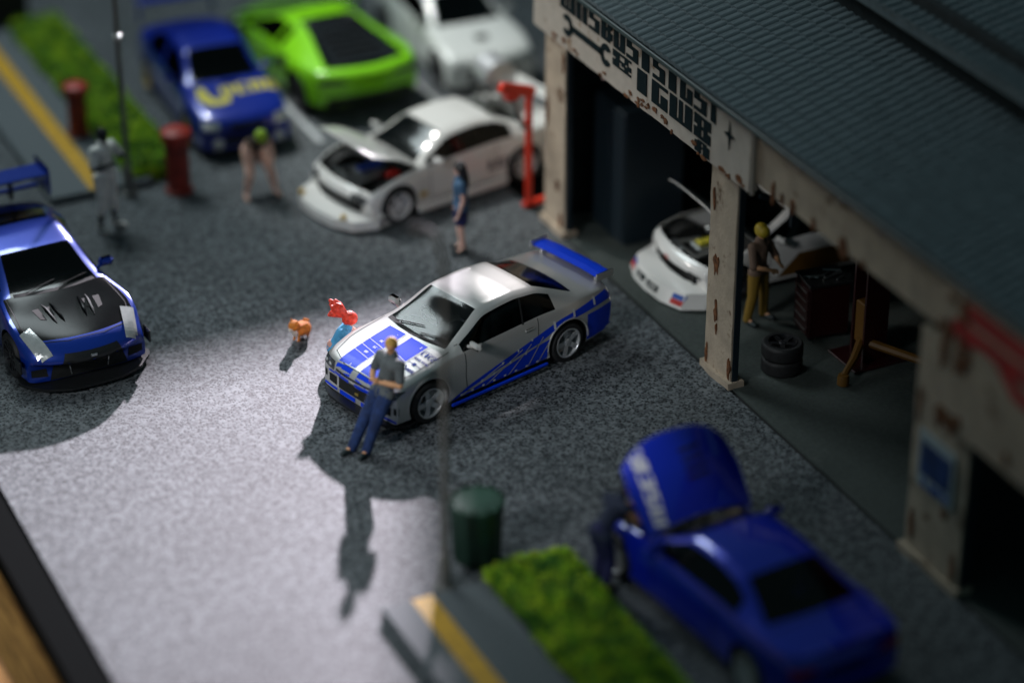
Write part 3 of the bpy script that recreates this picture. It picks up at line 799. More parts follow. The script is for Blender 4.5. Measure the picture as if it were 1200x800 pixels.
def silver():
    root, D, hd = car('silver_sports_coupe', COUPE, (-1.14, -.47, 0), R(195.8), M_SILVER,
                      'silver miniature coupe with blue stripes and blue side graphics, man leaning on its nose', rim=M_CHROME, glass=M_CLEAR, scale=1.095)
    for mode in 'LR':
        D.line(mode, [(-.50, .90), (-.58, 1.24)], .035, 'door_pillar', M_MATT, root, .006)
    # hood stripes
    for a, b in ((-.43, -.07), (.06, .43)):
        D.patch('T', [((.98, a), (1.93, a), (1.93, b), (.98, b))], 'hood_stripe', M_BLUEDECAL, hd, .004)
        D.line('T', [(.96, a - .014), (1.93, a - .014)], .016, 'stripe_edge', M_WHITEDECAL, hd, .005)
        D.line('T', [(.96, b + .014), (1.93, b + .014)], .016, 'stripe_edge', M_WHITEDECAL, hd, .005)
        D.patch('T', [((1.955, a), (2.035, a), (2.035, b), (1.955, b))], 'nose_stripe', M_BLUEDECAL, root, .004)
        D.patch('F', [((a, .44), (b, .44), (b, .56), (a, .56)), ((a, .15), (b, .15), (b, .22), (a, .22))], 'bumper_stripe', M_BLUEDECAL, root, .012)
    for x, s in ((1.36, .05), (1.50, .06), (1.64, .05)):
        D.line('T', [(x, -.44), (x + s, -.06)], .009, 'cross_line', M_WHITEDECAL, hd, .0075)
        if x > 1.3: D.line('T', [(x - .02, .05), (x + s, .44)], .009, 'cross_line', M_WHITEDECAL, hd, .0075)
    for k, (x, y) in enumerate([(1.28, -.25), (1.43, -.22), (1.57, -.25), (1.88, -.2), (1.43, .22), (1.04, -.16), (1.03, .36)]):
        D.text('T', ['NE', 'GC', 'OD', 'L', 'KR', '-', '1'][k], (x + .05, y), (0, 1), (-1, 0), .042, 'small_print', M_WHITEDECAL, hd, .0085)
    D.text('T', 'CICZ', (1.16, .46), (0, 1), (-1, 0), .085, 'sponsor_print', M_INKBLUE, hd, .006)
    D.patch('T', [((1.055, .45), (1.062, .45), (1.062, .76), (1.055, .76))], 'sponsor_print', M_INKBLUE, hd, .006)
    D.text('T', 'NURR', (1.275, .46), (0, 1), (-1, 0), .04, 'sponsor_print', M_INKBLUE, hd, .006)
    D.text('T', 'KING', (1.275, .62), (0, 1), (-1, 0), .04, 'sponsor_print', M_INKBLUE, hd, .006)
    D.patch('T', [((1.36, .45), (1.37, .45), (1.37, .72), (1.36, .72)), ((1.335, .55), (1.395, .55), (1.395, .61), (1.335, .61))], 'sponsor_print', M_INKBLUE, hd, .006)
    D.line('T', [(1.48, .45), (1.44, .51), (1.50, .55)], .014, 'sponsor_print', M_INKBLUE, hd, .006)
    D.text('T', 'ABR', (1.52, .56), (0, 1), (-1, 0), .06, 'sponsor_print', M_INKBLUE, hd, .006)
    D.text('T', 'TUN', (1.66, .47), (0, 1), (-1, 0), .07, 'sponsor_print', M_INKBLUE, hd, .006)
    # side graphics
    up = [(.93, .20), (.55, .33), (.1, .44), (-.4, .56), (-.8, .66), (-1.2, .78), (-1.7, .85), (-2.05, .90), (-2.33, .92)]
    lo = [(.93, .17), (.55, .27), (.1, .36), (-.4, .45), (-.8, .52), (-1.2, .69), (-1.7, .72), (-2.05, .74), (-2.33, .74)]
    u2 = [(.95, .165), (.5, .24), (.1, .31), (-.35, .40), (-.70, .47), (-1.02, .52)]
    l2 = [(.95, .15), (.5, .15), (.1, .15), (-.35, .15), (-.70, .15), (-1.02, .15)]
    for mode in 'LR':
        q = [(lo[i], lo[i + 1], up[i + 1], up[i]) for i in range(len(up) - 1)]
        D.patch(mode, q, 'side_graphic', M_BLUEDECAL, root, .004)
        q = [(l2[i], l2[i + 1], u2[i + 1], u2[i]) for i in range(len(u2) - 1)]
        D.patch(mode, q, 'side_graphic', M_BLUEDECAL, root, .004)
        D.patch(mode, [((-1.70, .2), (-2.30, .22), (-2.36, .68), (-1.72, .66))], 'side_graphic', M_BLUEDECAL, root, .004)
        # silver slashes and dots across the graphics
        for k in range(9):
            x = .75 - k * .21
            D.patch(mode, [((x, .175), (x - .045, .175), (x - .04, .24), (x + .005, .24))], 'graphic_dot', M_WHITEDECAL, root, .008)
        for x, z in ((.35, .28), (.12, .31), (-.2, .38), (-.5, .42), (-.05, .42), (-.35, .52), (-.62, .60)):
            D.patch(mode, [((x, z), (x - .03, z + .005), (x - .025, z + .05), (x + .005, z + .045))], 'graphic_dot', M_WHITEDECAL, root, .008)
        for x, z in ((-1.05, .68), (-1.42, .76), (-1.85, .80)):
            D.patch(mode, [((x, z - .03), (x - .04, z - .03), (x - .03, z + .10), (x + .01, z + .10))], 'graphic_dot', M_WHITEDECAL, root, .008)
        for a, b in (((.6, .22), (-.1, .45)), ((.25, .2), (-.45, .53)), ((-.15, .18), (-.62, .56)), ((-.55, .2), (-.85, .60)), ((-.75, .2), (-.98, .5))):
            D.line(mode, [a, b], .018, 'graphic_slash', M_SILVER, root, .006)
    # side skirt, flank crease, arch rims
    for q in (-1, 1):
        m = MB(); m.box((-.93, q * .885 - .02, .10), (.93, q * .885 + .02, .155), 0, .012); m.build('side_skirt', M_BLUEDECAL, root)
        for wx in COUPE['wx']:
            pts = []
            for k in range(15):
                a = PI * (k / 14.0) * 1.04 - .06
                p = D.hit('L' if q > 0 else 'R', wx + math.cos(a) * .392, .335 + math.sin(a) * .392, .004)
                if p and abs(p.y) > .6: pts.append(p)
            if len(pts) > 3: MB().tube(pts, .012, 6).build('arch_lip', M_SILVER, root)
    # front face
    D.patch('F', [((-.40, .575), (.40, .575), (.40, .605), (-.40, .605))], 'grille', M_MATT, root, .006)
    D.patch('F', [((-.46, .235), (.46, .235), (.46, .42), (-.46, .42))], 'air_intake', M_MATT, root, .010)
    mb = MB(); p = D.hit('F', 0, .33, .03)
    mb.box((p.x - .02, -.04, .30), (p.x + .012, .04, .35), 0, .01); mb.build('badge', mat('badge_gold', (.30, .22, .06), .4, .4), root)
    for s in (-1, 1):
        D.patch('F', [((s * .52, .24), (s * .70, .25), (s * .70, .38), (s * .52, .38))], 'brake_duct', M_MATT, root, .008)
        D.patch('F', [((s * .55, .42), (s * .70, .42), (s * .70, .45), (s * .55, .46))], 'bumper_stripe', M_BLUEDECAL, root, .012)
        D.patch('F', [((s * .50, .135), (s * .86, .135), (s * .86, .20), (s * .50, .20))], 'bumper_stripe', M_BLUEDECAL, root, .008)
        h = D.patch('F', [((s * .45, .555), (s * .80, .54), (s * .835, .65), (s * .48, .665))], 'headlight', M_LAMPDARK, root, .010)
        for yy in (.56, .70):
            p = D.hit('F', s * yy, .605, .02)
            if p: MB().ball(p, .032, 10, 0, (.3, 1, 1)).build('lens', M_LIGHT, h)
        D.patch('F', [((s * .76, .30), (s * .84, .30), (s * .84, .42), (s * .76, .40))], 'brake_duct', M_MATT, root, .008)
    m = MB()
    pts = [(2.07, 0), (2.065, .3), (2.02, .58), (1.92, .78), (1.74, .90)]
    for z0, z1, ex in ((.09, .13, .02),):
        o = [(x + ex, y) for x, y in pts]; i_ = [(x - .25, y * .95) for x, y in pts]
        al = [(x, -y) for x, y in reversed(o[1:])] + o; bl = [(x, -y) for x, y in reversed(i_[1:])] + i_
        n = len(al); vs = [(x, y, z0) for x, y in al] + [(x, y, z0) for x, y in bl] + [(x, y, z1) for x, y in al] + [(x, y, z1) for x, y in bl]
        fs = []
        for k in range(n - 1): fs += [(k, k + 1, n + k + 1, n + k), (2 * n + k, 3 * n + k, 3 * n + k + 1, 2 * n + k + 1), (k, 2 * n + k, 2 * n + k + 1, k + 1), (n + k, n + k + 1, 3 * n + k + 1, 3 * n + k)]
        fs += [(0, n, 3 * n, 2 * n), (n - 1, 3 * n - 1, 4 * n - 1, 2 * n - 1)]; m.add(vs, fs)
    m.build('front_lip', M_BLACK, root)
    for s in (-1, 1):
        D.patch('B', [((s * .42, .60), (s * .78, .60), (s * .78, .80), (s * .42, .80))], 'tail_light', M_TAIL, root, .008)
    # rear wing
    w = MB()
    prof = [(-.16, .0), (-.08, .028), (.05, .035), (.16, .012), (.05, .005), (-.08, 0)]
    vs = []
    for y in (-.72, -.4, 0, .4, .72):
        zc = 1.09 + (.02 if abs(y) < .5 else 0)
        vs += [(-2.20 + a, y, zc + b) for a, b in prof]
    fs = []
    for i in range(4):
        for k in range(6): fs.append((i * 6 + k, i * 6 + (k + 1) % 6, i * 6 + 6 + (k + 1) % 6, i * 6 + 6 + k))
    fs += [tuple(range(6)), tuple(range(24, 30))]
    w.add(vs, fs); wing = w.build('rear_wing', M_BLUEDECAL, root)
    for q in (-1, 1):
        MB().box((-2.38, q * .735 - .012, 1.04), (-2.02, q * .735 + .012, 1.16), 0, .01).build('end_plate', M_SILVER, wing)
        MB().box((-2.25, q * .60 - .02, .95), (-2.12, q * .60 + .02, 1.10), 0, .01).build('wing_post', M_SILVER, wing)
    D.line('T', [(.72, .69), (.66, .70)], .01, 'trim', M_MATT, root)
    ant = MB(); ant.box((.50, -.93, 1.0), (.56, -.89, 1.18), 0, .01)
    D.patch('T', [((-1.02, -.47), (-1.45, -.57), (-1.50, -.50), (-1.04, -.40))], 'window_trim', M_MATT, root, .005)


# ---------------- wide blue coupe at left
WIDE = dict(
    wx=(1.40, -1.38), wr=.35, arch=.39, track=.985, ww=.30, zr=1.30, rhw=.60, cabin=(.72, -.05, -.9, -1.75), hoodx=2.02, bpillar=(-.50, -.58), sg=(.56, -1.25), bow=(.36, .2),
    st=[2.32, 2.28, 2.12, 2.02, 1.80, 1.4, 1.05, .56, .25, -.3, -.50, -.58, -1.25, -1.38, -2.05, -2.25, -2.33],
    W=[(-2.33, .88), (-1.9, .98), (-1.38, 1.01), (-.8, .91), (0, .90), (.75, .91), (1.05, .97), (1.4, 1.01), (1.9, .99), (2.32, .92)],
    sill=[(-2.33, .25), (-1.7, .16), (0, .14), (1.8, .14), (2.32, .12)],
    belt=[(-2.33, .75), (-2.25, .93), (-1.38, .98), (-.6, .92), (.4, .88), (1.0, .87), (1.4, .86), (1.8, .78), (2.12, .62), (2.28, .54), (2.32, .44)],
    top=[(-2.33, .8), (-2.25, .98), (-1.75, 1.03), (-.9, 1.28), (-.5, 1.31), (-.05, 1.27), (.72, .935), (1.4, .86), (2.02, .74), (2.12, .70), (2.28, .58), (2.32, .47)])


def gtr():
    root, D, hd = car('blue_widebody_coupe', WIDE, (-6.80, 4.05, 0), R(273.5), M_BLUE,
                      'glossy blue miniature coupe with a matt black vented bonnet and tall rear wing', scale=1.10, hoodm=M_CARBON, rim=M_DARKRIM, style='ten')
    for s in (-1, 1):
        # vents: two tall fins and a recessed scoop per side
        for y in (.22, .34):
            a = D.hit('T', 1.12, s * y, 0); b = D.hit('T', 1.62, s * (y - .05), 0)
            MB().tube([a, lerp(a, b, .3) + V(0, 0, .03), lerp(a, b, .8) + V(0, 0, .025), b], [.008, .022, .02, .008], 6).build('vent_fin', M_BLACK if y > .3 else M_CARBON, hd)
        D.patch('T', [((1.2, s * .25), (1.42, s * .25), (1.44, s * .33), (1.22, s * .33))], 'hood_vent', M_MATT, hd, .006)
        D.patch('T', [((1.2, s * .42), (1.5, s * .40), (1.46, s * .48), (1.2, s * .52))], 'hood_vent', M_MATT, hd, .006)
        D.patch('T', [((1.58, s * .70), (1.64, s * .88), (2.08, s * .76), (2.12, s * .56))], 'headlight', M_LIGHT, root, .012)
        D.patch('F', [((s * .62, .20), (s * .86, .22), (s * .86, .34), (s * .64, .34))], 'air_duct', M_MATT, root, .008)
        D.line('F', [(s * .28, .18), (s * .31, .40)], .016, 'grille_bar', M_STEEL, root, .03)
        mb = MB(); mb.box((1.70, s * 1.0 - .015, .30), (1.95, s * 1.0 + .015, .50), 0, .01); mb.build('canard', M_BLACK, root)
        for q in (1.08, 1.16): pass
    D.patch('F', [((-.46, .47), (.46, .47), (.40, .60), (-.40, .60))], 'grille', M_BLACK, root, .012)
    D.patch('F', [((-.60, .14), (.60, .14), (.50, .47), (-.50, .47))], 'air_intake', M_MATT, root, .010)
    D.line('F', [(-.50, .465), (.50, .465)], .025, 'grille_frame', M_BLACK, root, .03)
    p = D.hit('F', 0, .545, .03)
    MB().box((p.x - .01, -.05, .52), (p.x + .012, .05, .57), 0, .008).build('badge', M_STEEL, root)
    m = MB(); pts = [(2.36, 0), (2.34, .4), (2.20, .74), (1.92, .98), (1.82, 1.02)]
    al = [(x, -y) for x, y in reversed(pts[1:])] + pts; bl = [(x - .35, y * .9) for x, y in al]; n = len(al)
    vs = [(x, y, .07) for x, y in al] + [(x, y, .07) for x, y in bl] + [(x, y, .11) for x, y in al] + [(x, y, .11) for x, y in bl]; fs = []
    for k in range(n - 1): fs += [(k, k + 1, n + k + 1, n + k), (2 * n + k, 3 * n + k, 3 * n + k + 1, 2 * n + k + 1), (k, 2 * n + k, 2 * n + k + 1, k + 1), (n + k, n + k + 1, 3 * n + k + 1, 3 * n + k)]
    m.add(vs, fs); m.build('front_splitter', M_BLACK, root)
    w = MB(); w.box((-2.46, -.96, 1.38), (-1.98, .96, 1.42), 0, .02)
    wing = w.build('rear_wing', M_BLUE, root)
    for q in (-1, 1):
        MB().box((-2.56, q * .97 - .015, 1.08), (-1.92, q * .97 + .015, 1.52), 0, .02).build('end_plate', M_BLUE, wing)
        MB().box((-2.40, q * .45 - .02, .95), (-2.25, q * .45 + .02, 1.37), 0, .01).build('wing_post', M_BLACK, wing)
    MB().box((-2.40, -.93, 1.08), (-2.28, .93, 1.13), 0, .02).build('lower_blade', M_BLUE, wing)


SEDAN = dict(
    wx=(1.27, -1.27), wr=.315, arch=.355, track=.86, zr=1.43, rhw=.56, cabin=(.80, .22, -.95, -1.45), hoodx=2.0, bpillar=(-.32, -.38), sg=(.68, -1.2), bow=(.25, .2),
    st=[2.16, 2.12, 2.0, 1.7, 1.27, 1.0, .68, .5, -.1, -.32, -.38, -1.2, -1.7, -2.1, -2.2],
    W=[(-2.2, .8), (-1.27, .88), (-.7, .85), (.8, .85), (1.27, .89), (1.8, .86), (2.16, .80)],
    sill=[(-2.2, .25), (0, .16), (2.16, .16)],
    belt=[(-2.2, .8), (-2.1, .93), (-1.2, .94), (0, .90), (.8, .88), (1.27, .84), (2.0, .72), (2.12, .62), (2.16, .52)],
    top=[(-2.2, .85), (-2.1, 1.0), (-1.45, 1.05), (-.95, 1.38), (-.4, 1.44), (.22, 1.38), (.80, .98), (1.27, .92), (2.0, .78), (2.12, .68), (2.16, .56)])


def sti():
    root, D, hd = car('blue_rally_sedan', SEDAN, (-1.25, 10.85, 0), R(267), M_BLUE3,
                      'dark blue miniature saloon with a yellow logo across its bonnet', scale=1.08, rim=mat('gold_rim', (.45, .3, .06), .35, .8), style='five', detail=False)
    q = []
    pts = [(1.02, -.60), (1.40, -.66), (1.62, -.52), (1.66, -.30), (1.60, -.12)]
    ins = [(1.04, -.48), (1.30, -.44), (1.46, -.38), (1.46, -.22), (1.36, -.08)]
    for i in range(4): q.append((pts[i], pts[i + 1], ins[i + 1], ins[i]))
    D.patch('T', q, 'bonnet_logo', M_YELLOW, hd, .006)
    D.text('T', 'VENOM', (1.46, -.22), (-.10, 1), (-1, 0), .32, 'bonnet_logo', M_YELLOW, hd, .007)
    MB().box((.90, -.20, .93), (1.06, .20, 1.0), 0, .03).build('bonnet_scoop', M_BLUE3, hd)
    for s in (-1, 1):
        D.patch('F', [((s * .50, .56), (s * .76, .55), (s * .76, .70), (s * .50, .70))], 'headlight', M_LIGHT, root, .010)
        MB().lathe([(.09, 0), (.09, .03)], 14, 'x', c=(2.14, s * .55, .34)).build('fog_lamp', M_LIGHT, root)
    D.patch('F', [((-.40, .24), (.40, .24), (.40, .40), (-.40, .40)), ((-.3, .56), (.3, .56), (.3, .66), (-.3, .66))], 'grille', M_MATT, root, .010)
    w = MB().box((-2.35, -.72, 1.36), (-2.05, .72, 1.40), 0, .015).build('rear_wing', M_BLUE3, root)
    for q in (-1, 1): MB().box((-2.3, q * .70 - .02, .98), (-2.1, q * .70 + .02, 1.38), 0, .01).build('wing_post', M_BLUE3, w)


def drift():
    sp = dict(COUPE); sp['lev'] = 2; sp['rhw'] = .55
    sp['W'] = [(-2.40, .84), (-1.75, .95), (-1.333, .965), (-.85, .87), (0, .862), (.7, .868), (1.0, .93), (1.333, .965), (1.7, .95), (2.2, .88)]
    sp['zr'] = 1.26; sp['top'] = [(-2.4, .72), (-2.33, .90), (-1.58, .95), (-.92, 1.22), (-.4, 1.27), (.12, 1.22), (.80, .88), (1.333, .82), (1.94, .66), (2.04, .58), (2.06, .48)]
    sp['belt'] = [(-2.4, .68), (-2.33, .85), (-1.58, .89), (-.8, .86), (0, .83), (.8, .81), (1.333, .78), (1.94, .62), (2.04, .55), (2.06, .45)]
    sp['track'] = .95; sp['steer'] = 0
    root, D, hd = car('white_drift_coupe', sp, (1.25, 6.05, 0), R(192), M_WHITE,
                      'white miniature coupe with its bonnet propped open, parked by the garage end', hood_open=R(36), rim=mat('white_rim', (.7, .7, .7), .4), style='six', scale=1.07, glass=M_CLEAR)
    D.text('L', 'IIJIS'.replace('J', 'U'), (-.55, .38), (-1, 0), (0, 1), .20, 'side_print', mat('grey_ink', (.12, .12, .13), .6), root, .006)
    m = MB(); pts = [(2.42, 0), (2.38, .45), (2.20, .82), (1.80, 1.0)]
    al = [(x, -y) for x, y in reversed(pts[1:])] + pts; bl = [(x - .4, y * .92) for x, y in al]; n = len(al)
    vs = [(x, y, .06) for x, y in al] + [(x, y, .06) for x, y in bl] + [(x - .02, y * .98, .22) for x, y in al] + [(x, y, .26) for x, y in bl]; fs = []
    for k in range(n - 1): fs += [(k, k + 1, n + k + 1, n + k), (2 * n + k, 3 * n + k, 3 * n + k + 1, 2 * n + k + 1), (k, 2 * n + k, 2 * n + k + 1, k + 1), (n + k, n + k + 1, 3 * n + k + 1, 3 * n + k)]
    m.add(vs, fs); m.build('front_bumper', M_WHITE, root)
    D.patch('F', [((-.42, .30), (.42, .30), (.40, .44), (-.40, .44))], 'air_intake', M_MATT, root, .010)
    for s in (-1, 1):
        MB().box((-.95, s * .92 - .04, .08), (.93, s * .92 + .05, .20), 0, .02).build('side_skirt', M_WHITE, root)
        D.patch('F', [((s * .45, .46), (s * .78, .45), (s * .80, .56), (s * .48, .58))], 'headlight', M_LAMPDARK, root, .010)
        MB().ball((2.25, s * .62, .27), .055, 10).build('fog_lamp', M_AMBER, root)
        D.patch('L' if s > 0 else 'R', [((.72, .33), (.88, .33), (.88, .42), (.72, .42))], 'side_marker', M_AMBER, root, .01)
    w = MB().box((-2.45, -.75, 1.12), (-2.15, .75, 1.16), 0, .015).build('rear_wing', M_WHITE, root)
    for q in (-1, 1): MB().box((-2.35, q * .5 - .02, .86), (-2.22, q * .5 + .02, 1.13), 0, .01).build('wing_post', M_WHITE, w)


def bmw():
    sp = dict(COUPE); sp['lev'] = 2; sp['zr'] = 1.33; sp['ww'] = .24
    sp['top'] = [(-2.4, .74), (-2.33, .93), (-1.58, 1.0), (-.92, 1.28), (-.4, 1.33), (.12, 1.28), (.80, .93), (1.333, .87), (1.94, .75), (2.04, .66), (2.06, .55)]
    sp['wx'] = (1.45, -1.50); sp['st'] = [x for x in sp['st'] if abs(abs(x) - 1.333) > .01] + [1.45, -1.45]
    sp['engm'] = [M_BLACK, M_BLACK, M_STEEL, M_MATT]; sp['crown'] = 1
    root, D, hd = car('blue_open_bonnet_coupe', sp, (-.55, -8.34, 0), R(95), M_BLUE2,
                      'deep blue miniature coupe with its bonnet raised high, beside the garage front', hood_open=R(56), style='five', scale=1.10)
    for s in (-1, 1):
        D.patch('B', [((s * .48, .62), (s * .80, .62), (s * .80, .78), (s * .48, .78))], 'tail_light', M_TAIL, root, .008)
    D.line('B', [(-.84, .50), (.84, .50)], .02, 'bumper_gap', M_MATT, root, .006)
    D.patch('B', [((-.26, .58), (.26, .58), (.26, .70), (-.26, .70))], 'plate_recess', M_MATT, root, .006)
    D.line('T', [(-1.72, -.72), (-1.72, .72)], .014, 'boot_gap', M_MATT, root, .004)
    w = MB().box((-2.38, -.70, .98), (-2.22, .70, 1.01), 0, .012).build('boot_lip', M_BLUE2, root)
    MB().tube([(-2.35, .45, .20), (-2.48, .45, .20)], .04, 10).build('exhaust', M_STEEL, root)
    DH = Draper(hd.data)
    hn = hd.data.vertices
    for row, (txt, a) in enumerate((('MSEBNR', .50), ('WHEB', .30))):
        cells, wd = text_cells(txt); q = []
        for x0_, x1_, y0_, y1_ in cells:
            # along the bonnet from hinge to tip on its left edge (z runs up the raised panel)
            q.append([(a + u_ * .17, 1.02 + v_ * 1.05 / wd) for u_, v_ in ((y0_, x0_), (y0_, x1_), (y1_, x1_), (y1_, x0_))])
        if row == 0: DH.patch('B', q, 'bonnet_glint', M_WHITEDECAL, hd, .012)  # white letter blocks painted as the glint reflected in the bonnet
    for k in range(4): DH.line('B', [(-.28, 1.45 + k * .09), (.05, 1.45 + k * .09)], .03, 'louvre_slot', M_MATT, hd, .010)
    return root


def wedge():
    sp = dict(wx=(1.25, -1.30), wr=.335, arch=.375, track=.98, ww=.30, zr=1.12, rhw=.52, cabin=(1.15, .15, -.35, -2.05), hoodx=2.1, bpillar=(-.28, -.34), sg=(.95, -.5), bow=(.4, .34),
              st=[2.25, 2.22, 2.1, 1.8, 1.25, .95, .5, -.1, -.28, -.34, -.5, -.9, -1.3, -1.7, -2.2, -2.26],
              W=[(-2.26, .86), (-1.9, .97), (-1.3, 1.02), (-.5, .95), (.6, .90), (1.25, .97), (2.25, .86)], sill=[(-2.26, .28), (0, .14), (2.25, .12)],
              belt=[(-2.26, .78), (-2.2, .86), (-1.3, .86), (-.3, .78), (.6, .68), (1.25, .66), (2.1, .46), (2.25, .32)],
              top=[(-2.26, .80), (-2.2, .88), (-2.05, .90), (-.9, 1.07), (-.35, 1.13), (.15, 1.10), (1.15, .70), (1.8, .56), (2.1, .48), (2.25, .34)])
    root, D, hd = car('lime_supercar', sp, (1.32, 11.75, 0), R(92), M_GREEN,
                      'lime green miniature wedge shaped supercar with a black louvred engine cover', scale=1.22, rim=M_DARKRIM, style='ten', detail=False)
    for k in range(5):
        x = -.95 - k * .19
        pts = [D.hit('T', x, y, .02) for y in (-.40, -.2, 0, .2, .40)]
        MB().tube(pts, .022, 6).build('louvre', M_BLACK, root)
    D.patch('T', [((-.45, -.44), (-1.95, -.58), (-1.95, .58), (-.45, .44))], 'engine_cover', mat('gloss_black', (.01, .01, .012), .15, coat=1.0), root, .008)
    for s in (-1, 1):
        D.patch('B', [((s * .45, .66), (s * .85, .66), (s * .85, .74), (s * .45, .74))], 'tail_light', M_LAMPDARK, root, .01)
        D.patch('L' if s > 0 else 'R', [((-.55, .45), (-.95, .55), (-.9, .80), (-.45, .66))], 'air_intake', M_MATT, root, .006)
    D.patch('B', [((-.8, .26), (.8, .26), (.7, .42), (-.7, .42))], 'diffuser', M_MATT, root, .01)


def pearl():
    sp = dict(COUPE); sp['lev'] = 2
    root, D, hd = car('pearl_white_coupe', sp, (4.15, 11.45, 0), R(268), M_WHITE2,
                      'pale white miniature coupe parked at the back behind the red hoist', scale=1.08, style='ten', rim=M_DARKRIM, detail=False)
    for s in (-1, 1):
        D.patch('F', [((s * .48, .55), (s * .80, .54), (s * .82, .64), (s * .50, .66))], 'headlight', M_LIGHT, root, .010)
    D.patch('F', [((-.48, .22), (.48, .22), (.44, .50), (-.44, .50))], 'air_intake', M_MATT, root, .010)
    D.patch('T', [((1.3, -.12), (1.5, -.12), (1.5, .12), (1.3, .12))], 'hood_vent', M_MATT, hd, .006)


def race():
    sp = dict(COUPE); sp['lev'] = 2; sp['track'] = .95
    sp['W'] = [(-2.40, .86), (-1.333, .97), (-.85, .88), (.7, .88), (1.333, .98), (1.8, .97), (2.2, .92)]
    sp['engm'] = [M_STEEL, M_YELLOW, M_STEEL, M_YELLOW]
    root, D, hd = car('white_race_car', sp, (5.35, .55, 0), R(180), M_WHITE,
                      'white miniature race car with sponsor patches inside the garage bay, bonnet open', hood_open=R(50), scale=1.04, rim=M_DARKRIM, style='ten')
    m = MB(); pts = [(2.42, 0), (2.38, .45), (2.22, .85), (1.86, 1.02)]
    al = [(x, -y) for x, y in reversed(pts[1:])] + pts; bl = [(x - .4, y * .92) for x, y in al]; n = len(al)
    vs = [(x + .06, y * 1.03, .06) for x, y in al] + [(x, y, .06) for x, y in bl] + [(x - .05, y * .96, .30) for x, y in al] + [(x, y, .34) for x, y in bl]; fs = []
    for k in range(n - 1): fs += [(k, k + 1, n + k + 1, n + k), (2 * n + k, 3 * n + k, 3 * n + k + 1, 2 * n + k + 1), (k, 2 * n + k, 2 * n + k + 1, k + 1), (n + k, n + k + 1, 3 * n + k + 1, 3 * n + k)]
    m.add(vs, fs); sb = m.build('front_bumper', M_WHITE, root)
    D2 = Draper(sb.data)
    D2.text('F', 'STOP TECH', (-.44, .13), (1, 0), (0, 1), .10, 'sponsor_print', M_INK, root, .008)
    for s in (-1, 1):
        D2.patch('F', [((s * .62, .10), (s * .85, .10), (s * .85, .18), (s * .62, .18))], 'sponsor_patch', M_REDINK, root, .008)
        D2.patch('F', [((s * .62, .185), (s * .85, .185), (s * .85, .26), (s * .62, .26))], 'sponsor_patch', mat('patch_blue', (.02, .08, .35), .5), root, .008)
        D.patch('F', [((s * .52, .46), (s * .80, .45), (s * .80, .54), (s * .56, .56))], 'headlight', M_LAMPDARK, root, .010)
    D.patch('F', [((-.45, .36), (.45, .36), (.42, .47), (-.42, .47))], 'air_intake', M_MATT, root, .010)
    D.text('F', 'RED', (-.12, .53), (1, 0), (0, 1), .05, 'nose_print', M_REDINK, root, .012)
    for mode in 'LR': D.patch(mode, [((.5, .25), (-1.0, .25), (-1.0, .62), (.1, .62))], 'side_patch', M_YARM, root, .006)
    w = MB().box((-2.6, -.85, 1.5), (-2.3, .85, 1.54), 0, .015).build('rear_wing', M_WHITE, root)
    for q in (-1, 1): MB().box((-2.45, q * .4 - .02, .9), (-2.35, q * .4 + .02, 1.52), 0, .01).build('wing_post', M_BLACK, w)


# ================================================================== SETTING
def sheet(name, x0, x1, y0, y1, z, m, thick=0.0):
    mb = MB()
    if thick: mb.box((x0, y0, z - thick), (x1, y1, z))
    else: mb.add([(x0, y0, z), (x1, y0, z), (x1, y1, z), (x0, y1, z)], [(0, 1, 2, 3)])
    return tag(mb.build(name, m), kind='structure')


sheet('wooden_table', -90, 90, -90, 120, -.42, M_WOOD)
sheet('base_rim', -9.42, 12.5, -26, 24.5, -.03, mat('rim_black', (.004, .005, .005), .9, spec=.02), .36)
sheet('asphalt_yard', -8.9, 2.44, -25.5, 24, 0, M_ASPHALT, .02)
sheet('asphalt_back', 2.44, 12, 5.6, 24, -.002, M_ASPHALT, .02)
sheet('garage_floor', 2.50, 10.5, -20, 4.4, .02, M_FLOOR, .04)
sheet('threshold_strip', 2.44, 2.50, -20, 5.6, -.012, M_MATT, .01)
sheet('backdrop_panel', -9.4, -3.3, 16.3, 16.6, 1.2, M_MATT, 1.22)
edge = Vector((-4.4, 1.45, 0)); tt = (22.6 - edge.y) / (KEY.y - edge.y)
sheet('light_block_back', -22, 14, 22.6, 22.8, edge.z + (KEY.z - edge.z) * tt, M_MATT, edge.z + (KEY.z - edge.z) * tt + .2)  # added unseen blocker, cuts the far edge of the key pool


def pavement(y0, y1, x0=-5.05, x1=-3.45):
    mb = MB(); mb.box((x0, y0, .0), (x1, y1, .15), 0, .02)
    p = tag(mb.build('pavement', M_PAVE), kind='structure')
    sheet('yellow_line', -4.60, -4.28, y0 + .02, y1 - .02, .154, M_YPAINT)
    MB().box((x1, y0 + .05, .0), (x1 + .04, y1, .16), 0).build('kerb', mat('kerb', (.05, .055, .055), .8), p)


pavement(-20, -6.3); pavement(8.15, 16.25, -5.35)
for i, x in enumerate((-2.60, .10, 2.85)):
    sheet('bay_line', x - .06, x + .06, 8.6, 14, .004, M_WPAINT)


def pe(z): return 8.25 + .38 * z
mb = MB(); mb.add([(pe(5), 22.9, 5), (34, 22.9, 5), (34, 22.9, 24), (pe(24), 22.9, 24), (pe(5), 23.0, 5), (34, 23.0, 5), (34, 23.0, 24), (pe(24), 23.0, 24)],
                  [(0, 1, 2, 3), (4, 5, 6, 7), (0, 1, 5, 4), (1, 2, 6, 5), (2, 3, 7, 6), (3, 0, 4, 7)])
tag(mb.build('light_block_side', M_MATT), kind='structure')  # added unseen blocker, its slanted edge trims the key beam at right


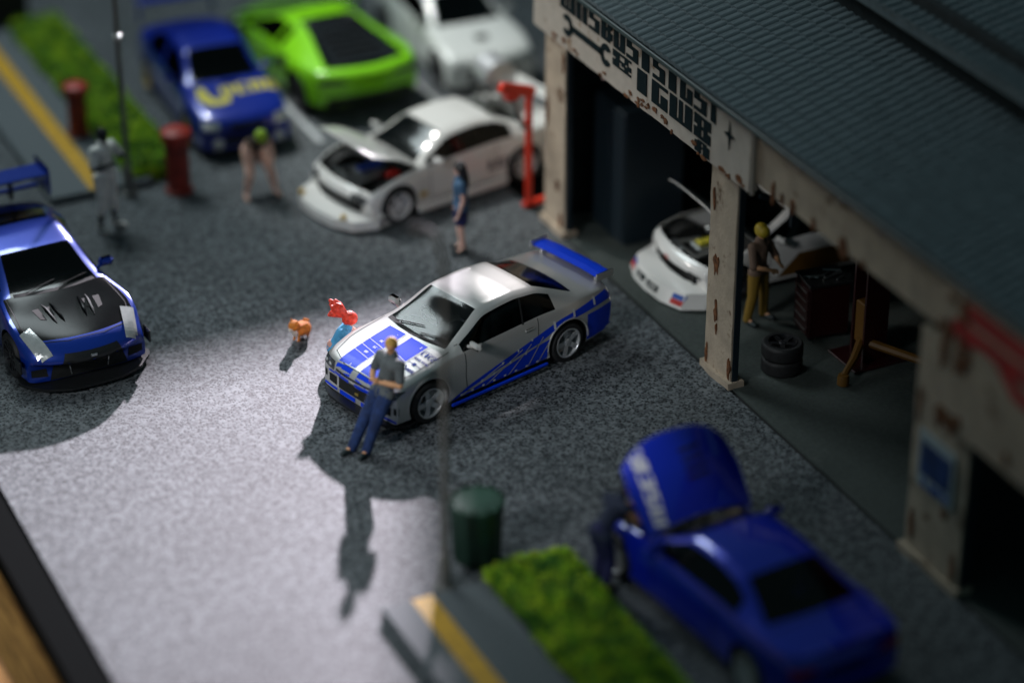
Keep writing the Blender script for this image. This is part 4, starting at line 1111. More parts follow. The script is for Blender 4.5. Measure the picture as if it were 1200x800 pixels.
# hedge blocks of flock turf
def hedge(x0, x1, y0, y1, h, label):
    rnd = random.Random(int(y0 * 10)); mb = MB()
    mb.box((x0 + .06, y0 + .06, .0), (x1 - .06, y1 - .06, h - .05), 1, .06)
    area = (x1 - x0) * (y1 - y0) + h * (y1 - y0) * 2 + h * (x1 - x0)
    n = int(area * 2400)
    from mathutils import noise as nz
    for _ in range(n):
        u = rnd.random() * area
        a = (x1 - x0) * (y1 - y0)
        if u < a: p = V(rnd.uniform(x0, x1), rnd.uniform(y0, y1), h); nn = V(0, 0, 1)
        elif u < a + h * (y1 - y0): p = V(x0, rnd.uniform(y0, y1), rnd.uniform(0.02, h)); nn = V(-1, 0, 0)
        elif u < a + 2 * h * (y1 - y0): p = V(x1, rnd.uniform(y0, y1), rnd.uniform(0.02, h)); nn = V(1, 0, 0)
        else: p = V(rnd.uniform(x0, x1), y0 if y0 > 0 else y1, rnd.uniform(.02, h)); nn = V(0, -1 if y0 > 0 else 1, 0)
        d = nz.noise(p * 2.6) * .07 + nz.noise(p * 8.5) * .07
        p = p + nn * d + V(rnd.gauss(0, .02), rnd.gauss(0, .02), rnd.gauss(0, .02))
        # round off corners
        if p.z > h - .1:
            e = min(p.x - x0, x1 - p.x); e2 = (y1 - p.y) if y0 < 0 else (p.y - y0)
            if min(e, e2) < .12: p.z -= (.12 - max(0, min(e, e2))) * .7
        s = rnd.uniform(.018, .042)
        q = [p + V(rnd.uniform(-s, s), rnd.uniform(-s, s), rnd.uniform(-s, s)) for _ in range(3)]
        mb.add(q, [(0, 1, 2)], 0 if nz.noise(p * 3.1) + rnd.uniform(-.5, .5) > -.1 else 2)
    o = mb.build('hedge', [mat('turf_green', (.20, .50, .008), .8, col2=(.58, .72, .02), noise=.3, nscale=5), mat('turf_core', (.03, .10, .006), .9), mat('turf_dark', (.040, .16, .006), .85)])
    return tag(o, label, 'hedge', 'green turf hedge blocks')


hedge(-3.40, -2.12, -20, -6.2, .36, 'bright green turf hedge block in the foreground beside the dark green bin')
hedge(-3.78, -2.75, 8.35, 16.1, .40, 'bright green turf hedge block at the back beside the red bollard')


# ------------------------------------------------------------------ garage
G = empty('garage_building', (2.45, -2, 0))
tag(G, 'weathered beige garage building with open bays, black lettering and a teal tiled roof', 'garage')


def gp(mb, name, m, parent=None):
    mb.v = [(x - 2.45, y + 2, z) for x, y, z in mb.v] if parent is None or parent is G or True else mb.v
    return mb.build(name, m, parent or G)


def rough_box(mb, lo, hi, seg=.35, amp=.012, seed=1, mi=0):
    """box with slightly uneven faces"""
    from mathutils import noise as nz
    n = [max(1, int((hi[k] - lo[k]) / seg)) for k in range(3)]
    def P(i, j, k):
        p = V(lerp(lo[0], hi[0], i / n[0]), lerp(lo[1], hi[1], j / n[1]), lerp(lo[2], hi[2], k / n[2]))
        d = nz.noise_vector(p * 2.7 + V(seed, 0, 0)) * amp
        return p + d
    for ax in range(3):
        b, c = [q for q in range(3) if q != ax]
        for side in (0, n[ax]):
            vs = []; fs = []
            for i in range(n[b] + 1):
                for j in range(n[c] + 1):
                    ix = [0, 0, 0]; ix[ax] = side; ix[b] = i; ix[c] = j; vs.append(P(*ix))
            for i in range(n[b]):
                for j in range(n[c]):
                    a0 = i * (n[c] + 1) + j; fs.append((a0, a0 + 1, a0 + n[c] + 2, a0 + n[c] + 1))
            mb.add(vs, fs, mi)


for (y0, y1, w) in ((3.02, 3.80, .14), (-2.90, -2.08, .14), (-9.35, -8.0, .20)):
    mb = MB(); rough_box(mb, (2.47, y0, 0.0), (2.47 + w, y1, 3.70), .2, .014, y0)
    p = gp(mb, 'pillar', M_WALL)
    b = MB(); rough_box(b, (2.40, y0 - .06, .0), (2.70, y1 + .06, .12), .1, .03, y0 + 3); gp(b, 'pillar_foot', M_WALL, p)
    b = MB(); b.box((2.475 + .02, y0 - .035, .05), (2.47 + w - .01, y0 - .012, 3.64)); gp(b, 'door_rail', M_NAVY, p)
# rust scabs on the middle pillar (irregular raised flakes)


def flake(c, ry, rz, seed, name='rust_patch', parent=G, x=2.46):
    rnd = random.Random(seed); n = 14; vs = [(x - .012, c[0], c[1])]
    for k in range(n):
        a = 2 * PI * k / n; r = rnd.uniform(.55, 1.15); vs.append((x - rnd.uniform(.002, .012), c[0] + math.cos(a) * ry * r, c[1] + math.sin(a) * rz * r))
    mb = MB(); mb.add(vs, [(0, 1 + k, 1 + (k + 1) % n) for k in range(n)])
    # give it a rim that reaches the wall
    vs2 = vs[1:] + [(x + .02, v[1], v[2]) for v in vs[1:]]
    mb.add(vs2, [(k, (k + 1) % n, n + (k + 1) % n, n + k) for k in range(n)])
    gp(mb, name, M_RUST, parent)


flake((-2.33, 1.98), .10, .19, 1); flake((-2.38, 1.15), .05, .24, 2); flake((-2.42, .85), .03, .1, 5); flake((3.3, .9), .06, .12, 3)
for _y, _z, _a, _b in ((-2.86, .35, .05, .2), (-2.14, .25, .05, .25), (-2.2, 3.1, .04, .2), (3.7, 2.2, .04, .3), (3.1, 3.3, .05, .2), (3.15, .25, .07, .2)): flake((_y, _z), _a, _b, int(_z * 50))
for _y, _z, _a, _b in ((-9.2, .4, .08, .3), (-8.15, .5, .06, .3), (-8.9, 1.1, .1, .12), (-8.1, 2.5, .05, .3)): flake((_y, _z), _a, _b, int(_z * 70), x=2.462)
# signboard with lettering
mb = MB(); rough_box(mb, (2.42, -3.28, 3.66), (2.58, 4.18, 4.84), .3, .010, 4)
SB = gp(mb, 'signboard', M_BOARD)
rnd = random.Random(11)
for k in range(34):
    y = rnd.choice([rnd.uniform(-2.0, 3.9), rnd.uniform(-.9, .6), rnd.uniform(-3.2, -2.4)]); z = 3.66 + abs(rnd.gauss(.03, .09))
    flake((y, z), rnd.uniform(.03, .11), rnd.uniform(.02, .055), 20 + k, parent=SB, x=2.408)


def wall_text(txt, y0, z0, h, wd, m, parent, x=2.405, skew=0.0):
    cells, w = text_cells(txt); sc = wd / w
    for ch_i in range(1):
        mb = MB()
        for x0, x1, a, b in cells:
            x0 -= .018; x1 += .018
            q = [(y0 - u * sc + skew * v_, z0 + v_ * h) for u, v_ in ((x0, a), (x1, a), (x1, b), (x0, b))]
            mb.add([(x, p[0], p[1]) for p in q] + [(x + .012, p[0], p[1]) for p in q], [(0, 1, 2, 3), (0, 4, 5, 1), (1, 5, 6, 2), (2, 6, 7, 3), (3, 7, 4, 0)])
        gp(mb, 'lettering', m, parent)


wall_text('WNSBUSISIGST', 3.12, 4.37, .42, 5.50, M_INK, SB)
wall_text('&', 1.18, 4.05, .28, .62, M_INK, SB)
wall_text('IGW8', .42, 3.93, .39, 2.50, M_INK, SB)
wall_text('A', -1.62, 3.69, .21, .44, M_INK, SB)
# wrench
mb = MB(); X = 2.405


def flat(mb, pts, x=X, t=.012):
    n = len(pts); mb.add([(x, a, b) for a, b in pts] + [(x + t, a, b) for a, b in pts], [tuple(range(n)), tuple(range(2 * n - 1, n - 1, -1))] + [(k, (k + 1) % n, n + (k + 1) % n, n + k) for k in range(n)])


flat(mb, [(2.72, 4.05), (2.72, 4.17), (1.58, 4.17), (1.58, 4.05)])
for cy, s in ((2.86, 1), (1.44, -1)):
    for q in (-1, 1):
        arc = []
        for k in range(7): a = R(lerp(35, 180, k / 6)); arc.append((cy + s * math.cos(a) * .20, 4.11 + q * math.sin(a) * .20))
        inn = []
        for k in range(7): a = R(lerp(180, 50, k / 6)); inn.append((cy + s * math.cos(a) * .085, 4.11 + q * math.sin(a) * .085))
        for k in range(6): flat(mb, [arc[k], arc[k + 1], inn[5 - k], inn[6 - k]])
gp(mb, 'wrench_emblem', M_INK, SB)
mb = MB(); st = []
for k in range(8):
    a = PI / 4 * k; r = (.21 if k % 2 == 0 else .055); st.append((-2.66 + math.cos(a) * r * .8, 4.36 + math.sin(a) * r * 1.2))
for k in range(8): flat(mb, [(-2.66, 4.36), st[k], st[(k + 1) % 8]])
gp(mb, 'star_emblem', M_INK, SB)
# second beam, pipe, projecting sign box
mb = MB(); rough_box(mb, (2.46, -8.62, 3.88), (2.60, -3.285, 4.86), .35, .012, 6); gp(mb, 'beam', M_WALL)
mb = MB(); mb.tube([(2.405, -3.42, 3.70), (2.405, -3.42, 4.8)], .045, 10); gp(mb, 'downpipe', mat('pipe', (.32, .29, .25), .6))
mb = MB(); rough_box(mb, (2.34, -16, 2.62), (2.62, -8.63, 4.84), .35, .014, 8); SB2 = gp(mb, 'sign_panel', M_WALL)
for q in range(1):
    mb = MB()
    flat(mb, [(-9.05, 4.62), (-9.3, 4.66), (-12.2, 4.66), (-12.2, 4.42), (-9.3, 4.42)], 2.318); gp(mb, 'red_mark', M_REDINK, SB2)
    mb = MB(); flat(mb, [(-8.85, 4.20), (-8.98, 4.32), (-12.0, 4.32), (-12.0, 4.12), (-9.5, 4.12), (-9.1, 3.96)], 2.318); gp(mb, 'red_mark', M_REDINK, SB2)
    mb = MB(); flat(mb, [(-9.9, 4.10), (-10.4, 3.78), (-12, 3.78), (-12, 3.98), (-10.5, 3.98), (-10.3, 4.10)], 2.318); gp(mb, 'red_mark', M_REDINK, SB2)
for k in range(22): flake((rnd.uniform(-9.3, -8.65) if k < 12 else rnd.uniform(-12, -8.7), rnd.uniform(3.6, 4.75) if k < 12 else rnd.uniform(2.65, 2.9)), rnd.uniform(.04, .12), rnd.uniform(.05, .22), 80 + k, parent=SB2, x=2.322)
for k in range(26): flake((rnd.uniform(-8.5, -3.8), rnd.choice([4.75, 3.93])), rnd.uniform(.03, .08), rnd.uniform(.05, .2), 120 + k, x=2.448)
# walls behind
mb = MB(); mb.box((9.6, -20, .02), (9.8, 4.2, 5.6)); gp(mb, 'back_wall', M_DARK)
mb = MB(); mb.box((2.62, 3.84, .02), (9.6, 4.1, 4.8)); gp(mb, 'end_wall', M_WALL)
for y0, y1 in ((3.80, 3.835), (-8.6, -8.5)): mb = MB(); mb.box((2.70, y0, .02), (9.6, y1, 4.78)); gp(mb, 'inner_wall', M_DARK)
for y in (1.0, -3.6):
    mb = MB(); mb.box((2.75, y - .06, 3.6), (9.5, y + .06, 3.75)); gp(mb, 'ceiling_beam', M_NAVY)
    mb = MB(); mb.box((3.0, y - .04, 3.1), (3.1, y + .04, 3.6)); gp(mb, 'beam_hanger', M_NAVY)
mb = MB(); mb.tube([(2.8, -3.0, 3.4), (4.6, -3.0, 2.7), (6.5, -2.6, 2.9)], .05, 6); gp(mb, 'ceiling_brace', M_NAVY)
# roof: lower slope
RS = .30; x0, z0, x1 = 2.35, 4.88, 5.02
z1 = z0 + (x1 - x0) * RS
mb = MB(); mb.add([(x0, -20, z0 - .03), (x1, -20, z1 - .03), (x1, 4.5, z1 - .03), (x0, 4.5, z0 - .03), (x0, -20, z0 - .12), (x1, -20, z1 - .12), (x1, 4.5, z1 - .12), (x0, 4.5, z0 - .12)],
                  [(0, 1, 2, 3), (4, 5, 6, 7), (0, 1, 5, 4), (1, 2, 6, 5), (2, 3, 7, 6), (3, 0, 4, 7)])
RF = gp(mb, 'roof', M_ROOF)
mb = MB(); mb.box((x0 - .06, -20, z0 - .11), (x0 - .005, 4.52, z0 - .01), 0, .02); gp(mb, 'gutter', mat('gutter', (.045, .07, .07), .5), RF)
mb = MB(); mb.box((4.95, -20, 5.6), (5.1, 4.4, 6.6)); gp(mb, 'upper_wall', M_DARK)
mb = MB(); mb.box((5.1, 4.1, 5.0), (9.6, 4.38, 6.6)); gp(mb, 'gable_wall', M_WALL)
u0, uz = 4.62, 6.28
mb = MB(); mb.add([(u0, -20, uz), (10, -20, uz + 1.1), (10, 4.6, uz + 1.1), (u0, 4.6, uz), (u0, -20, uz - .12), (10, -20, uz + .98), (10, 4.6, uz + .98), (u0, 4.6, uz - .12)],
                  [(0, 1, 2, 3), (4, 5, 6, 7), (0, 1, 5, 4), (1, 2, 6, 5), (2, 3, 7, 6), (3, 0, 4, 7)])
RF2 = gp(mb, 'upper_roof', M_ROOF)


def tile_mesh(TW, TL, RS, t=.050):
    mb = MB(); n = 6; vs = []
    for j, (xx, zz) in enumerate(((0, t), (TL * 1.12, t * .35))):
        for k in range(n + 1):
            u = k / n; hgt = .036 * math.sin(u * PI) ** .8 if u < .78 else .004
            vs.append((xx, -u * TW, zz + hgt + xx * RS))
    for k in range(n + 1):
        u = k / n; hgt = .036 * math.sin(u * PI) ** .8 if u < .78 else .004; vs.append((0, -u * TW, hgt - .012))
    fs = [(k, k + 1, n + 2 + k, n + 1 + k) for k in range(n)] + [(2 * n + 2 + k, 2 * n + 3 + k, k + 1, k) for k in range(n)]
    mb.add(vs, fs, 0, True); return mb
TW, TL = .205, .29
tm = tile_mesh(TW, TL, RS); tm2 = tile_mesh(TW, TL, .2045); tme = tm.mesh('roof_tile', M_ROOF)
rows = int((x1 - x0) / TL) + 1
allt = []
for r in range(rows):
    for k in range(int(24.3 / TW)):
        x = x0 + r * TL; y = 4.48 - k * TW
        allt.append((x, y, z0 - .03 + (x - x0) * RS))
rnd = random.Random(5)
# nearest to the visible upper left run of the eave come first
camv = Vector(cam.location)
vis = [t for t in allt if -5.2 < t[1] < 2.7]
vis.sort(key=lambda t: abs(t[1] + .8) * .8 + (t[0] - x0) * 1.3)
single = set(vis[:296])
for t in vis[:296]:
    o = link('roof_tile', tme, RF); o.location = (t[0] - 2.45, t[1] + 2, t[2] + rnd.uniform(0, .006)); o.rotation_euler = (rnd.uniform(-.012, .012), rnd.uniform(-.012, .012), rnd.uniform(-.014, .014))
mb = MB()
for t in allt:
    if t in single: continue
    dz = rnd.uniform(0, .006); n0 = len(mb.v)
    mb.v += [(v[0] + t[0], v[1] + t[1], v[2] + t[2] + dz) for v in tm.v]; mb.f += [tuple(i + n0 for i in f) for f in tm.f]; mb.m += [0] * len(tm.f); mb.sm += [True] * len(tm.f)
tag(gp(mb, 'roof_tiles', M_ROOF, RF), kind='stuff')
mb = MB()
for r in range(12):
    for k in range(int(24 / TW)):
        t = (u0 + r * TL, 4.55 - k * TW, uz + r * TL * .2045); n0 = len(mb.v)
        if t[1] > 0 or True:
            mb.v += [(v[0] + t[0], v[1] + t[1], v[2] + t[2]) for v in tm2.v]; mb.f += [tuple(i + n0 for i in f) for f in tm2.f]; mb.m += [0] * len(tm2.f); mb.sm += [True] * len(tm2.f)
tag(gp(mb, 'roof_tiles', M_ROOF, RF2), kind='stuff')

# ------------------------------------------------------------------ vehicles
silver(); gtr(); sti(); drift(); bmw(); wedge(); pearl(); race()


# ------------------------------------------------------------------ objects
def at_root(name, loc, rz, label, cat, group=None): return tag(empty(name, loc, rz), label, cat, group)


def lamp_post(loc, label, rz, h=5.55):
    r = at_root('street_lamp', loc, rz, label, 'street lamp', 'street lamps on the pavement corners')
    MB().lathe([(.16, 0), (.16, .06), (.10, .10), (.085, .5), (.075, .55)], 16).build('base', M_POST, r)
    MB().tube([(0, 0, .5), (0, 0, h - .9), (0, .02, h - .35), (.0, .12, h - .08), (0, .20, h - .02), (0, .36, h)], [.055, .042, .04, .038, .036, .032], 12).build('post', M_POST, r)
    MB().lathe([(.05, -.05), (.065, -.04), (.065, .04), (.05, .05)], 14, c=(0, 0, 3.1)).build('collar', M_STEEL, r)
    hd = MB(); hd.box((-.07, .28, h - .05), (.07, .62, h + .03), 0, .025); hh = hd.build('lamp_head', mat('lamp_head_grey', (.03, .03, .03), .95, spec=.05), r)
    MB().box((-.05, .32, h - .062), (.05, .58, h - .051)).build('lamp_glass', mat('frosted', (.6, .6, .58), .4), hh)
    return r


lp_ = lamp_post((-3.97, -6.05, 0), 'thin grey street lamp post in the foreground beside the dark green bin', R(25)); lp_.rotation_euler = (0, R(1.2), R(25))
lamp_post((-3.93, 8.0, 0), 'thin dark street lamp post at the back beside the hedge', R(0))


def bin_():
    r = at_root('litter_bin', (-3.22, -5.55, 0), 0, 'round dark green litter bin at the hedge end beside the street lamp', 'bin')
    mb = MB(); mb.lathe([(.30, 0), (.33, .04), (.37, .92), (.33, .92), (.30, .3)], 28, cap=False); mb.lathe([(.3, .02), (.3, .03)], 28); mb.build('drum', M_BIN, r)
    mb = MB()
    for k in range(16):
        a = 2 * PI * k / 16; mb.tube([(math.cos(a) * .335, math.sin(a) * .335, .06), (math.cos(a) * .372, math.sin(a) * .372, .9)], .012, 5)
    mb.build('rib', M_BIN, r)
    mb = MB(); mb.lathe([(.37, .92), (.40, .94), (.40, .98), (.385, .99), (.38, .965), (.05, .96)], 28, cap=True); l = mb.build('lid', mat('bin_lid', (.02, .07, .045), .7), r)
    for k in range(12):
        a = 2 * PI * k / 12; MB().box((-.02, -.02, 0), (.02, .02, .09), 0, .005, Matrix.Translation((math.cos(a) * .385, math.sin(a) * .385, .97))).build('rim_stud', M_BIN, l)


bin_()


def bollard(loc, label, s=1.0):
    r = at_root('red_bollard', loc, 0, label, 'bollard', 'red bollards by the back hedge')
    MB().lathe([(.30 * s, 0), (.30 * s, .05), (.25 * s, .08), (.245 * s, 1.22 * s)], 24).build('column', M_BOLLARD, r)
    MB().lathe([(.25 * s, 1.22 * s), (.33 * s, 1.25 * s), (.33 * s, 1.40 * s), (.22 * s, 1.47 * s), (.05, 1.49 * s)], 24).build('cap', mat('bollard_cap', (.40, .028, .015), .5), r)
    MB().lathe([(.255 * s, .95 * s), (.258 * s, .95 * s), (.258 * s, 1.05 * s), (.255 * s, 1.05 * s)], 24, cap=False).build('band', mat('bollard_band', (.15, .012, .01), .5), r)


bollard((-3.05, 7.75, 0), 'stout red bollard with a wide cap at the near end of the back hedge', .86)
bollard((-4.05, 10.6, .15), 'further red bollard standing on the back pavement behind the man in white', .72)


def hoist():
    r = at_root('engine_hoist', (2.42, 4.35, 0), R(100), 'bright red engine hoist beside the garage corner pillar', 'engine hoist')
    MB().box((-.055, -.055, .06), (.055, .055, 2.3), 0, .015).build('mast', M_ORANGERED, r)
    MB().box((-.07, -.5, .03), (.07, .12, .13), 0, .02).build('foot', M_ORANGERED, r)
    b = MB(); b.box((-.085, -.1, -.09), (.085, .66, .09), 0, .02, Matrix.Translation((0, 0, 2.3)) @ Matrix.Rotation(R(20), 4, 'X')); b.box((-.12, .25, 2.22), (.12, .52, 2.44), 0, .05); bo = b.build('boom', M_ORANGERED, r)
    MB().tube([(0, .10, 1.6), (0, .42, 2.36)], .05, 10).build('ram', M_STEEL, r)
    MB().tube([(0, .58, 2.45), (0, .58, 2.15)], .02, 6).build('chain', M_STEEL, bo)


hoist()


def air_tank():
    r = at_root('chrome_air_tank', (2.95, 6.9, 0), 0, 'shiny chrome tank on a stand behind the red hoist', 'tank')
    MB().tube([(0, -.35, 1.55), (0, -.28, 1.55), (0, .28, 1.55), (0, .35, 1.55)], [.12, .32, .32, .12], 20).build('tank', M_CHROME, r)
    for x in (-.2, .2):
        for y in (-.2, .2): MB().box((x - .03, y - .03, 0), (x + .03, y + .03, 1.35)).build('leg', M_STEEL, r)


air_tank()


def cabinet():
    r = at_root('tall_dark_cabinet', (3.2, 2.2, .02), 0, 'tall dark blue cabinet standing in the left garage bay', 'cabinet')
    MB().box((.03, 0, 0), (1.2, 1.15, 2.55), 0, .02).build('case', M_NAVY, r)
    for y in (.02, .585): MB().box((0, y, .06), (.035, y + .545, 2.48), 0, .008).build('door', M_NAVY, r)


cabinet()


def tool_chest():
    r = at_root('red_tool_chest', (4.75, -1.95, .02), R(-8), 'dark red tool chest with tools laid on its top tray', 'tool chest')
    MB().box((-.36, -.3, .08), (.36, .3, 1.0), 0, .02).build('case', M_DRED, r)
    for k in range(5): 
        d = MB().box((-.385, -.27, .12 + k * .17), (-.362, .27, .27 + k * .17), 0, .006).build('drawer', M_DRED, r)
        MB().box((-.40, -.2, .20 + k * .17), (-.385, .2, .22 + k * .17)).build('handle', M_STEEL, d)
    t = MB().box((-.38, -.32, 1.0), (.38, .32, 1.05), 0, .01).build('tray', M_BLACK, r)
    rn = random.Random(2)
    for k in range(9):
        a = rn.uniform(-.6, .6); c = V(rn.uniform(-.24, .24), rn.uniform(-.2, .2), 1.07); d = V(math.cos(a), math.sin(a), 0) * rn.uniform(.08, .18)
        MB().tube([c - d, c + d], rn.uniform(.008, .018), 6).build('tool', M_STEEL, t)
    for x in (-.28, .28):
        for y in (-.22, .22): MB().lathe([(.06, -.02), (.06, .02)], 12, 'y', c=(x, y, .06)).build('caster', M_RUBBER, r)
    l = MB().box((-.03, -.34, 1.05), (.40, .34, 1.09), 0, .01, Matrix.Translation((.36, 0, 0)) @ Matrix.Rotation(R(-60), 4, 'Y') @ Matrix.Translation((-.2, 0, -.0))); 


tool_chest()


def lift():
    r = at_root('car_lift', (5.0, -3.0, .02), R(0), 'dark red car lift column with yellow swing arms inside the garage', 'car lift')
    MB().box((-.5, -.42, 0), (.5, .42, .04), 0, .01).build('base_plate', M_DRED, r)
    c = MB(); c.box((-.22, -.2, .04), (.22, -.15, 3.3)); c.box((-.22, .15, .04), (.22, .2, 3.3)); c.box((.17, -.15, .04), (.22, .15, 3.3)); c.build('column', M_DRED, r)
    MB().box((-.20, -.14, .3), (.12, .14, 1.05), 0, .02).build('carriage', M_YARM, r)
    for (e, q) in (((-.85, -.62), .12), ((1.0, -1.95), .16)):
        a = MB(); a.tube([(-.15, -.02, .36), (e[0] * .6, e[1] * .6, .26), (e[0], e[1], .16)], [.08, .07, .055], 8); ar = a.build('arm', M_YARM, r)
        MB().lathe([(.10, .02), (.10, .14), (.085, .19)], 14, c=(e[0], e[1], 0)).build('pad', M_YARM, ar)


lift()


def tyre_stack():
    r = at_root('spare_wheel', (3.52, -2.75, .02), 0, 'black spare wheels stacked flat on the garage floor beside the middle pillar', 'spare wheel')
    sp = dict(wr=.36)
    tm_, gm_, dm_ = wheel_meshes(.34, .26, M_DARKRIM, 'five')
    for k in range(2):
        e = empty('wheel', (0, 0, .13 + k * .262), 0, r); e.rotation_euler = (R(90), 0, k * .4)
        link('tyre', tm_, e); link('rim', gm_, e)


tyre_stack()


def poster():
    r = MB(); r.box((2.425, -9.10, 1.28), (2.455, -8.22, 2.18), 0, .006)
    o = r.build('poster', M_POSTERW); tag(o, 'small blue and white poster fixed to the right garage pillar', 'poster')
    MB().box((2.415, -9.02, 1.50), (2.424, -8.30, 2.02)).build('print', M_POSTER, o)
    mb = MB(); cells, w = text_cells('LIFT', 1)
    for x0_, x1_, a, b in cells: mb.box((2.413, -8.38 - x1_ * .2, 1.31 + a * .13), (2.4235, -8.38 - x0_ * .2, 1.31 + b * .13))
    mb.build('print_text', M_INKBLUE, o)


poster()

# fairy lights in the bay
for k, (y, z) in enumerate(((2.35, 3.45), (2.42, 3.22), (2.12, 3.30))):
    w_ = ('upper', 'lower left', 'right')[k]
    o = MB().ball((2.9, y, z), .045, 10).build('hanging_bulb', mat('bulb_glass', (.75, .55, .52), .1, .6))
    tag(o, w_ + ' one of three small round bulbs hanging under the signboard', 'bulb', 'bulbs hanging under the signboard')

# ------------------------------------------------------------------ people
# the man on the nose of the silver car: facing +y locally = car heading
man = stand(1.80, pelvis=(0, -.26, .90), chest=(0, -.40, 1.25), neck=(.0, -.43, 1.41), head=(.0, -.42, 1.56), face=(-.55, .85, -.18),
            shL=(-.22, -.40, 1.34), shR=(.22, -.40, 1.34), elL=(-.30, -.33, 1.06), elR=(.30, -.31, 1.07), wrL=(-.05, -.12, 1.10), wrR=(.03, -.08, 1.13),
            hipL=(-.10, -.24, .86), hipR=(.10, -.24, .86), knL=(-.12, .0, .48), knR=(.08, .04, .49), anL=(-.11, .16, .09), anR=(.10, .26, .09), toeL=(-.16, .30, .042), toeR=(.10, .41, .042),
            hdL=(1, .25, .25), hdR=(-1, .2, .2), hnL=(0, 1, 0), hnR=(0, -1, .3))
HD = R(195.3)
person('leaning_man', (-3.42, -2.10, 0), HD - PI / 2, man, dict(skin=M_SKIN, shirt=M_SHIRT, pants=M_JEANS, shoe=M_SHOE, hair=M_BLOND, sleeve=.72, curl=.7, bulk=1.2),
       'blond man in grey T-shirt and blue jeans leaning on the silver coupe', vox=.0085, scale=1.04)
girl = stand(1.65, pelvis=(0, -.14, .34), chest=(0, .03, .64), neck=(0, .12, .78), head=(0, .17, .92), face=(0, .8, -.6),
             shL=(-.16, .08, .73), shR=(.16, .08, .73), elL=(-.24, .26, .54), elR=(.33, .22, .50), wrL=(-.14, .46, .64), wrR=(.26, .48, .60),
             hipL=(-.09, -.12, .32), hipR=(.09, -.12, .32), knL=(-.14, .26, .42), knR=(.14, .26, .42), anL=(-.12, .02, .09), anR=(.12, .02, .09), toeL=(-.13, .16, .042), toeR=(.13, .16, .042))
person('crouching_woman', (-2.80, .55, 0), R(-118), girl, dict(skin=M_SKINP, shirt=M_TOPBLUE, pants=mat('pink_cloth', (.58, .30, .24), .8), shoe=mat('red_shoe', (.5, .02, .02), .5), hair=M_HAIRRED, sleeve=.25, leg=.22, pname='shorts'),
       'crouching woman with red ponytail and light blue top beside the silver coupe', vox=.012, fem=True, hair='pony', scale=.93)
person('standing_woman', (.60, 3.30, 0), R(70), stand(1.72), dict(skin=M_SKINP, shirt=mat('slate_blue', (.05, .12, .22), .7), pants=M_NAVYC, shoe=M_SHOE, hair=M_HAIRBLK, sleeve=.4, skirt=True, leg=.4),
       'standing woman with black hair, dark blue top and navy skirt before the white coupe', fem=True, hair='long')
wm = stand(1.98, elL=(-.30, .10, 1.20), wrL=(-.10, .28, 1.34), elR=(.30, .08, 1.15), wrR=(.14, .30, 1.26), anL=(-.16, -.02, .09), anR=(.16, -.02, .09), toeL=(-.19, .15, .05), toeR=(.19, .15, .05))
person('man_in_white', (-4.70, 6.85, 0), R(205), wm, dict(skin=M_DCLOTH, shirt=M_WCLOTH, pants=M_WCLOTH, shoe=mat('white_shoe', (.6, .58, .55), .6), hair=M_HAIRBLK, sleeve=.75, leg=1.35, bulk=1.3),
       'figure in white shirt and long white shorts with white shoes beside the back lamp post')
sit = stand(1.70, pelvis=(0, -.32, .88), chest=(0, .02, 1.10), neck=(0, .12, 1.20), head=(0, .22, 1.30), face=(0, 1, -.4), shL=(-.19, .03, 1.16), shR=(.19, .03, 1.16),
            elL=(-.25, .10, .88), elR=(.25, .10, .88), wrL=(-.21, .14, .62), wrR=(.21, .14, .62), hipL=(-.11, -.30, .84), hipR=(.11, -.30, .84),
            knL=(-.21, .10, .50), knR=(.21, .10, .50), anL=(-.29, .05, .09), anR=(.29, .05, .09), toeL=(-.32, .2, .042), toeR=(.32, .2, .042))
person('bending_woman', (-1.78, 6.95, 0), R(178), sit, dict(skin=M_SKINP, shirt=M_BROWNC, pants=M_BROWNC, hair=M_LIMEHAIR, sleeve=0, leg=.3, limb=1.5),
       'bending figure with lime green hair and bare legs in front of the dark blue saloon', fem=True, hair='bushy')
mech = stand(1.78, pelvis=(0, -.08, .96), chest=(0, .20, 1.24), neck=(0, .30, 1.36), head=(0, .40, 1.46), face=(0, .8, -.6), shL=(-.20, .22, 1.31), shR=(.20, .22, 1.31),
             elL=(-.26, .44, 1.08), elR=(.26, .40, 1.06), wrL=(-.16, .66, 1.02), wrR=(.20, .62, .98), hipL=(-.10, -.08, .92), hipR=(.10, -.08, .92), anR=(.14, -.12, .09), toeR=(.15, .03, .042))
person('mechanic_in_navy', (-1.90, -6.98, 0), R(-75), mech, dict(skin=M_SKIN, shirt=mat('navy_shirt', (.012, .02, .05), .8), pants=M_NAVYC, shoe=M_SHOE, hair=M_HAIRBLK, sleeve=.15, limb=1.35),
       'mechanic in dark navy clothes leaning over the raised bonnet bay of the deep blue coupe')
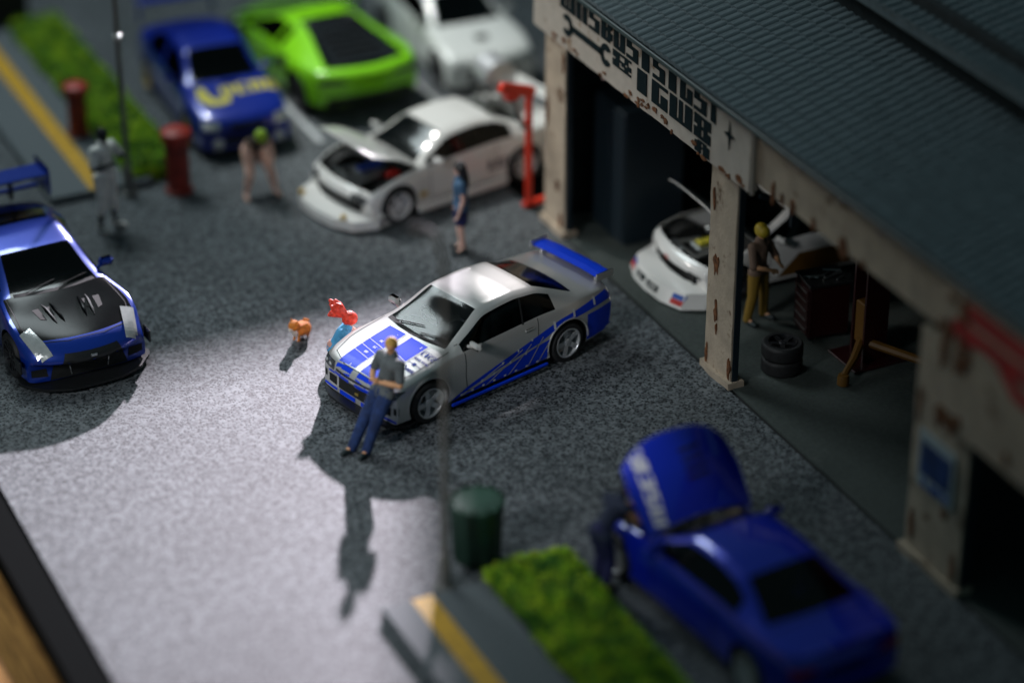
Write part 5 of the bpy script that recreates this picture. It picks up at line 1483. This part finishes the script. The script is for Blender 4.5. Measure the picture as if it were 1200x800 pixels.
my = stand(1.80, elL=(-.28, .12, 1.14), wrL=(-.12, .34, 1.14), elR=(.28, .12, 1.14), wrR=(.10, .34, 1.10), anL=(-.18, 0, .09), anR=(.18, -.04, .09), toeL=(-.2, .15, .042), toeR=(.2, .11, .042), knL=(-.15, .02, .5), knR=(.15, .02, .5))
person('mechanic_in_yellow', (3.98, -1.15, .02), R(200), my, dict(skin=M_SKIN, shirt=M_TANC, pants=M_YCLOTH, shoe=M_SHOE, hair=mat('helmet_yellow', (.40, .30, .02), .5), sleeve=1.2, helmet=True),
       'garage mechanic in yellow trousers and yellow helmet beside the white race car')


# orange cat sitting
def cat():
    r = at_root('orange_cat', (-3.10, 1.62, 0), R(118), 'small orange and white cat standing on the yard beside its long shadow', 'cat')
    r.scale = (1.18, 1.0, 1.06)
    s = [(V(.0, -.08, .15), .118, V(0, .05, .17), .104), (V(0, .05, .18), .08, V(0, .13, .25), .066), (V(0, .14, .28), .090, V(0, .17, .28), .082), (V(0, .22, .26), .034, V(0, .245, .255), .026)]
    for q in (-1, 1):
        s += [(V(q * .035, .10, .15), .032, V(q * .037, .10, .07), .020), (V(q * .037, .10, .07), .020, V(q * .037, .11, .018), .018), (V(q * .037, .11, .016), .018, V(q * .037, .135, .014), .014)]
        s += [(V(q * .04, -.12, .15), .048, V(q * .045, -.08, .10), .030), (V(q * .045, -.08, .10), .028, V(q * .045, -.14, .06), .016), (V(q * .045, -.14, .06), .016, V(q * .045, -.13, .016), .016), (V(q * .045, -.13, .015), .016, V(q * .045, -.10, .013), .014)]
        s += [(V(q * .045, .145, .33), .026, V(q * .055, .145, .385), .008)]
    s += [(V(0, -.15, .20), .026, V(0, -.19, .24), .026), (V(0, -.19, .24), .026, V(.03, -.14, .27), .020)]
    b = fused('body', s, M_FUR, r, .008)
    fused('muzzle', [(V(0, .225, .25), .040, V(0, .255, .248), .028), (V(0, .16, .20), .055, V(0, .13, .14), .055)], M_FURW, b, .008)
    for q in (-1, 1): MB().ball((q * .026, .226, .285), .009, 8).build('eye', M_EYE, b)


cat()

for m_ in list(bpy.data.materials):
    if m_.name.startswith('tmp_') and m_.users == 0: bpy.data.materials.remove(m_)
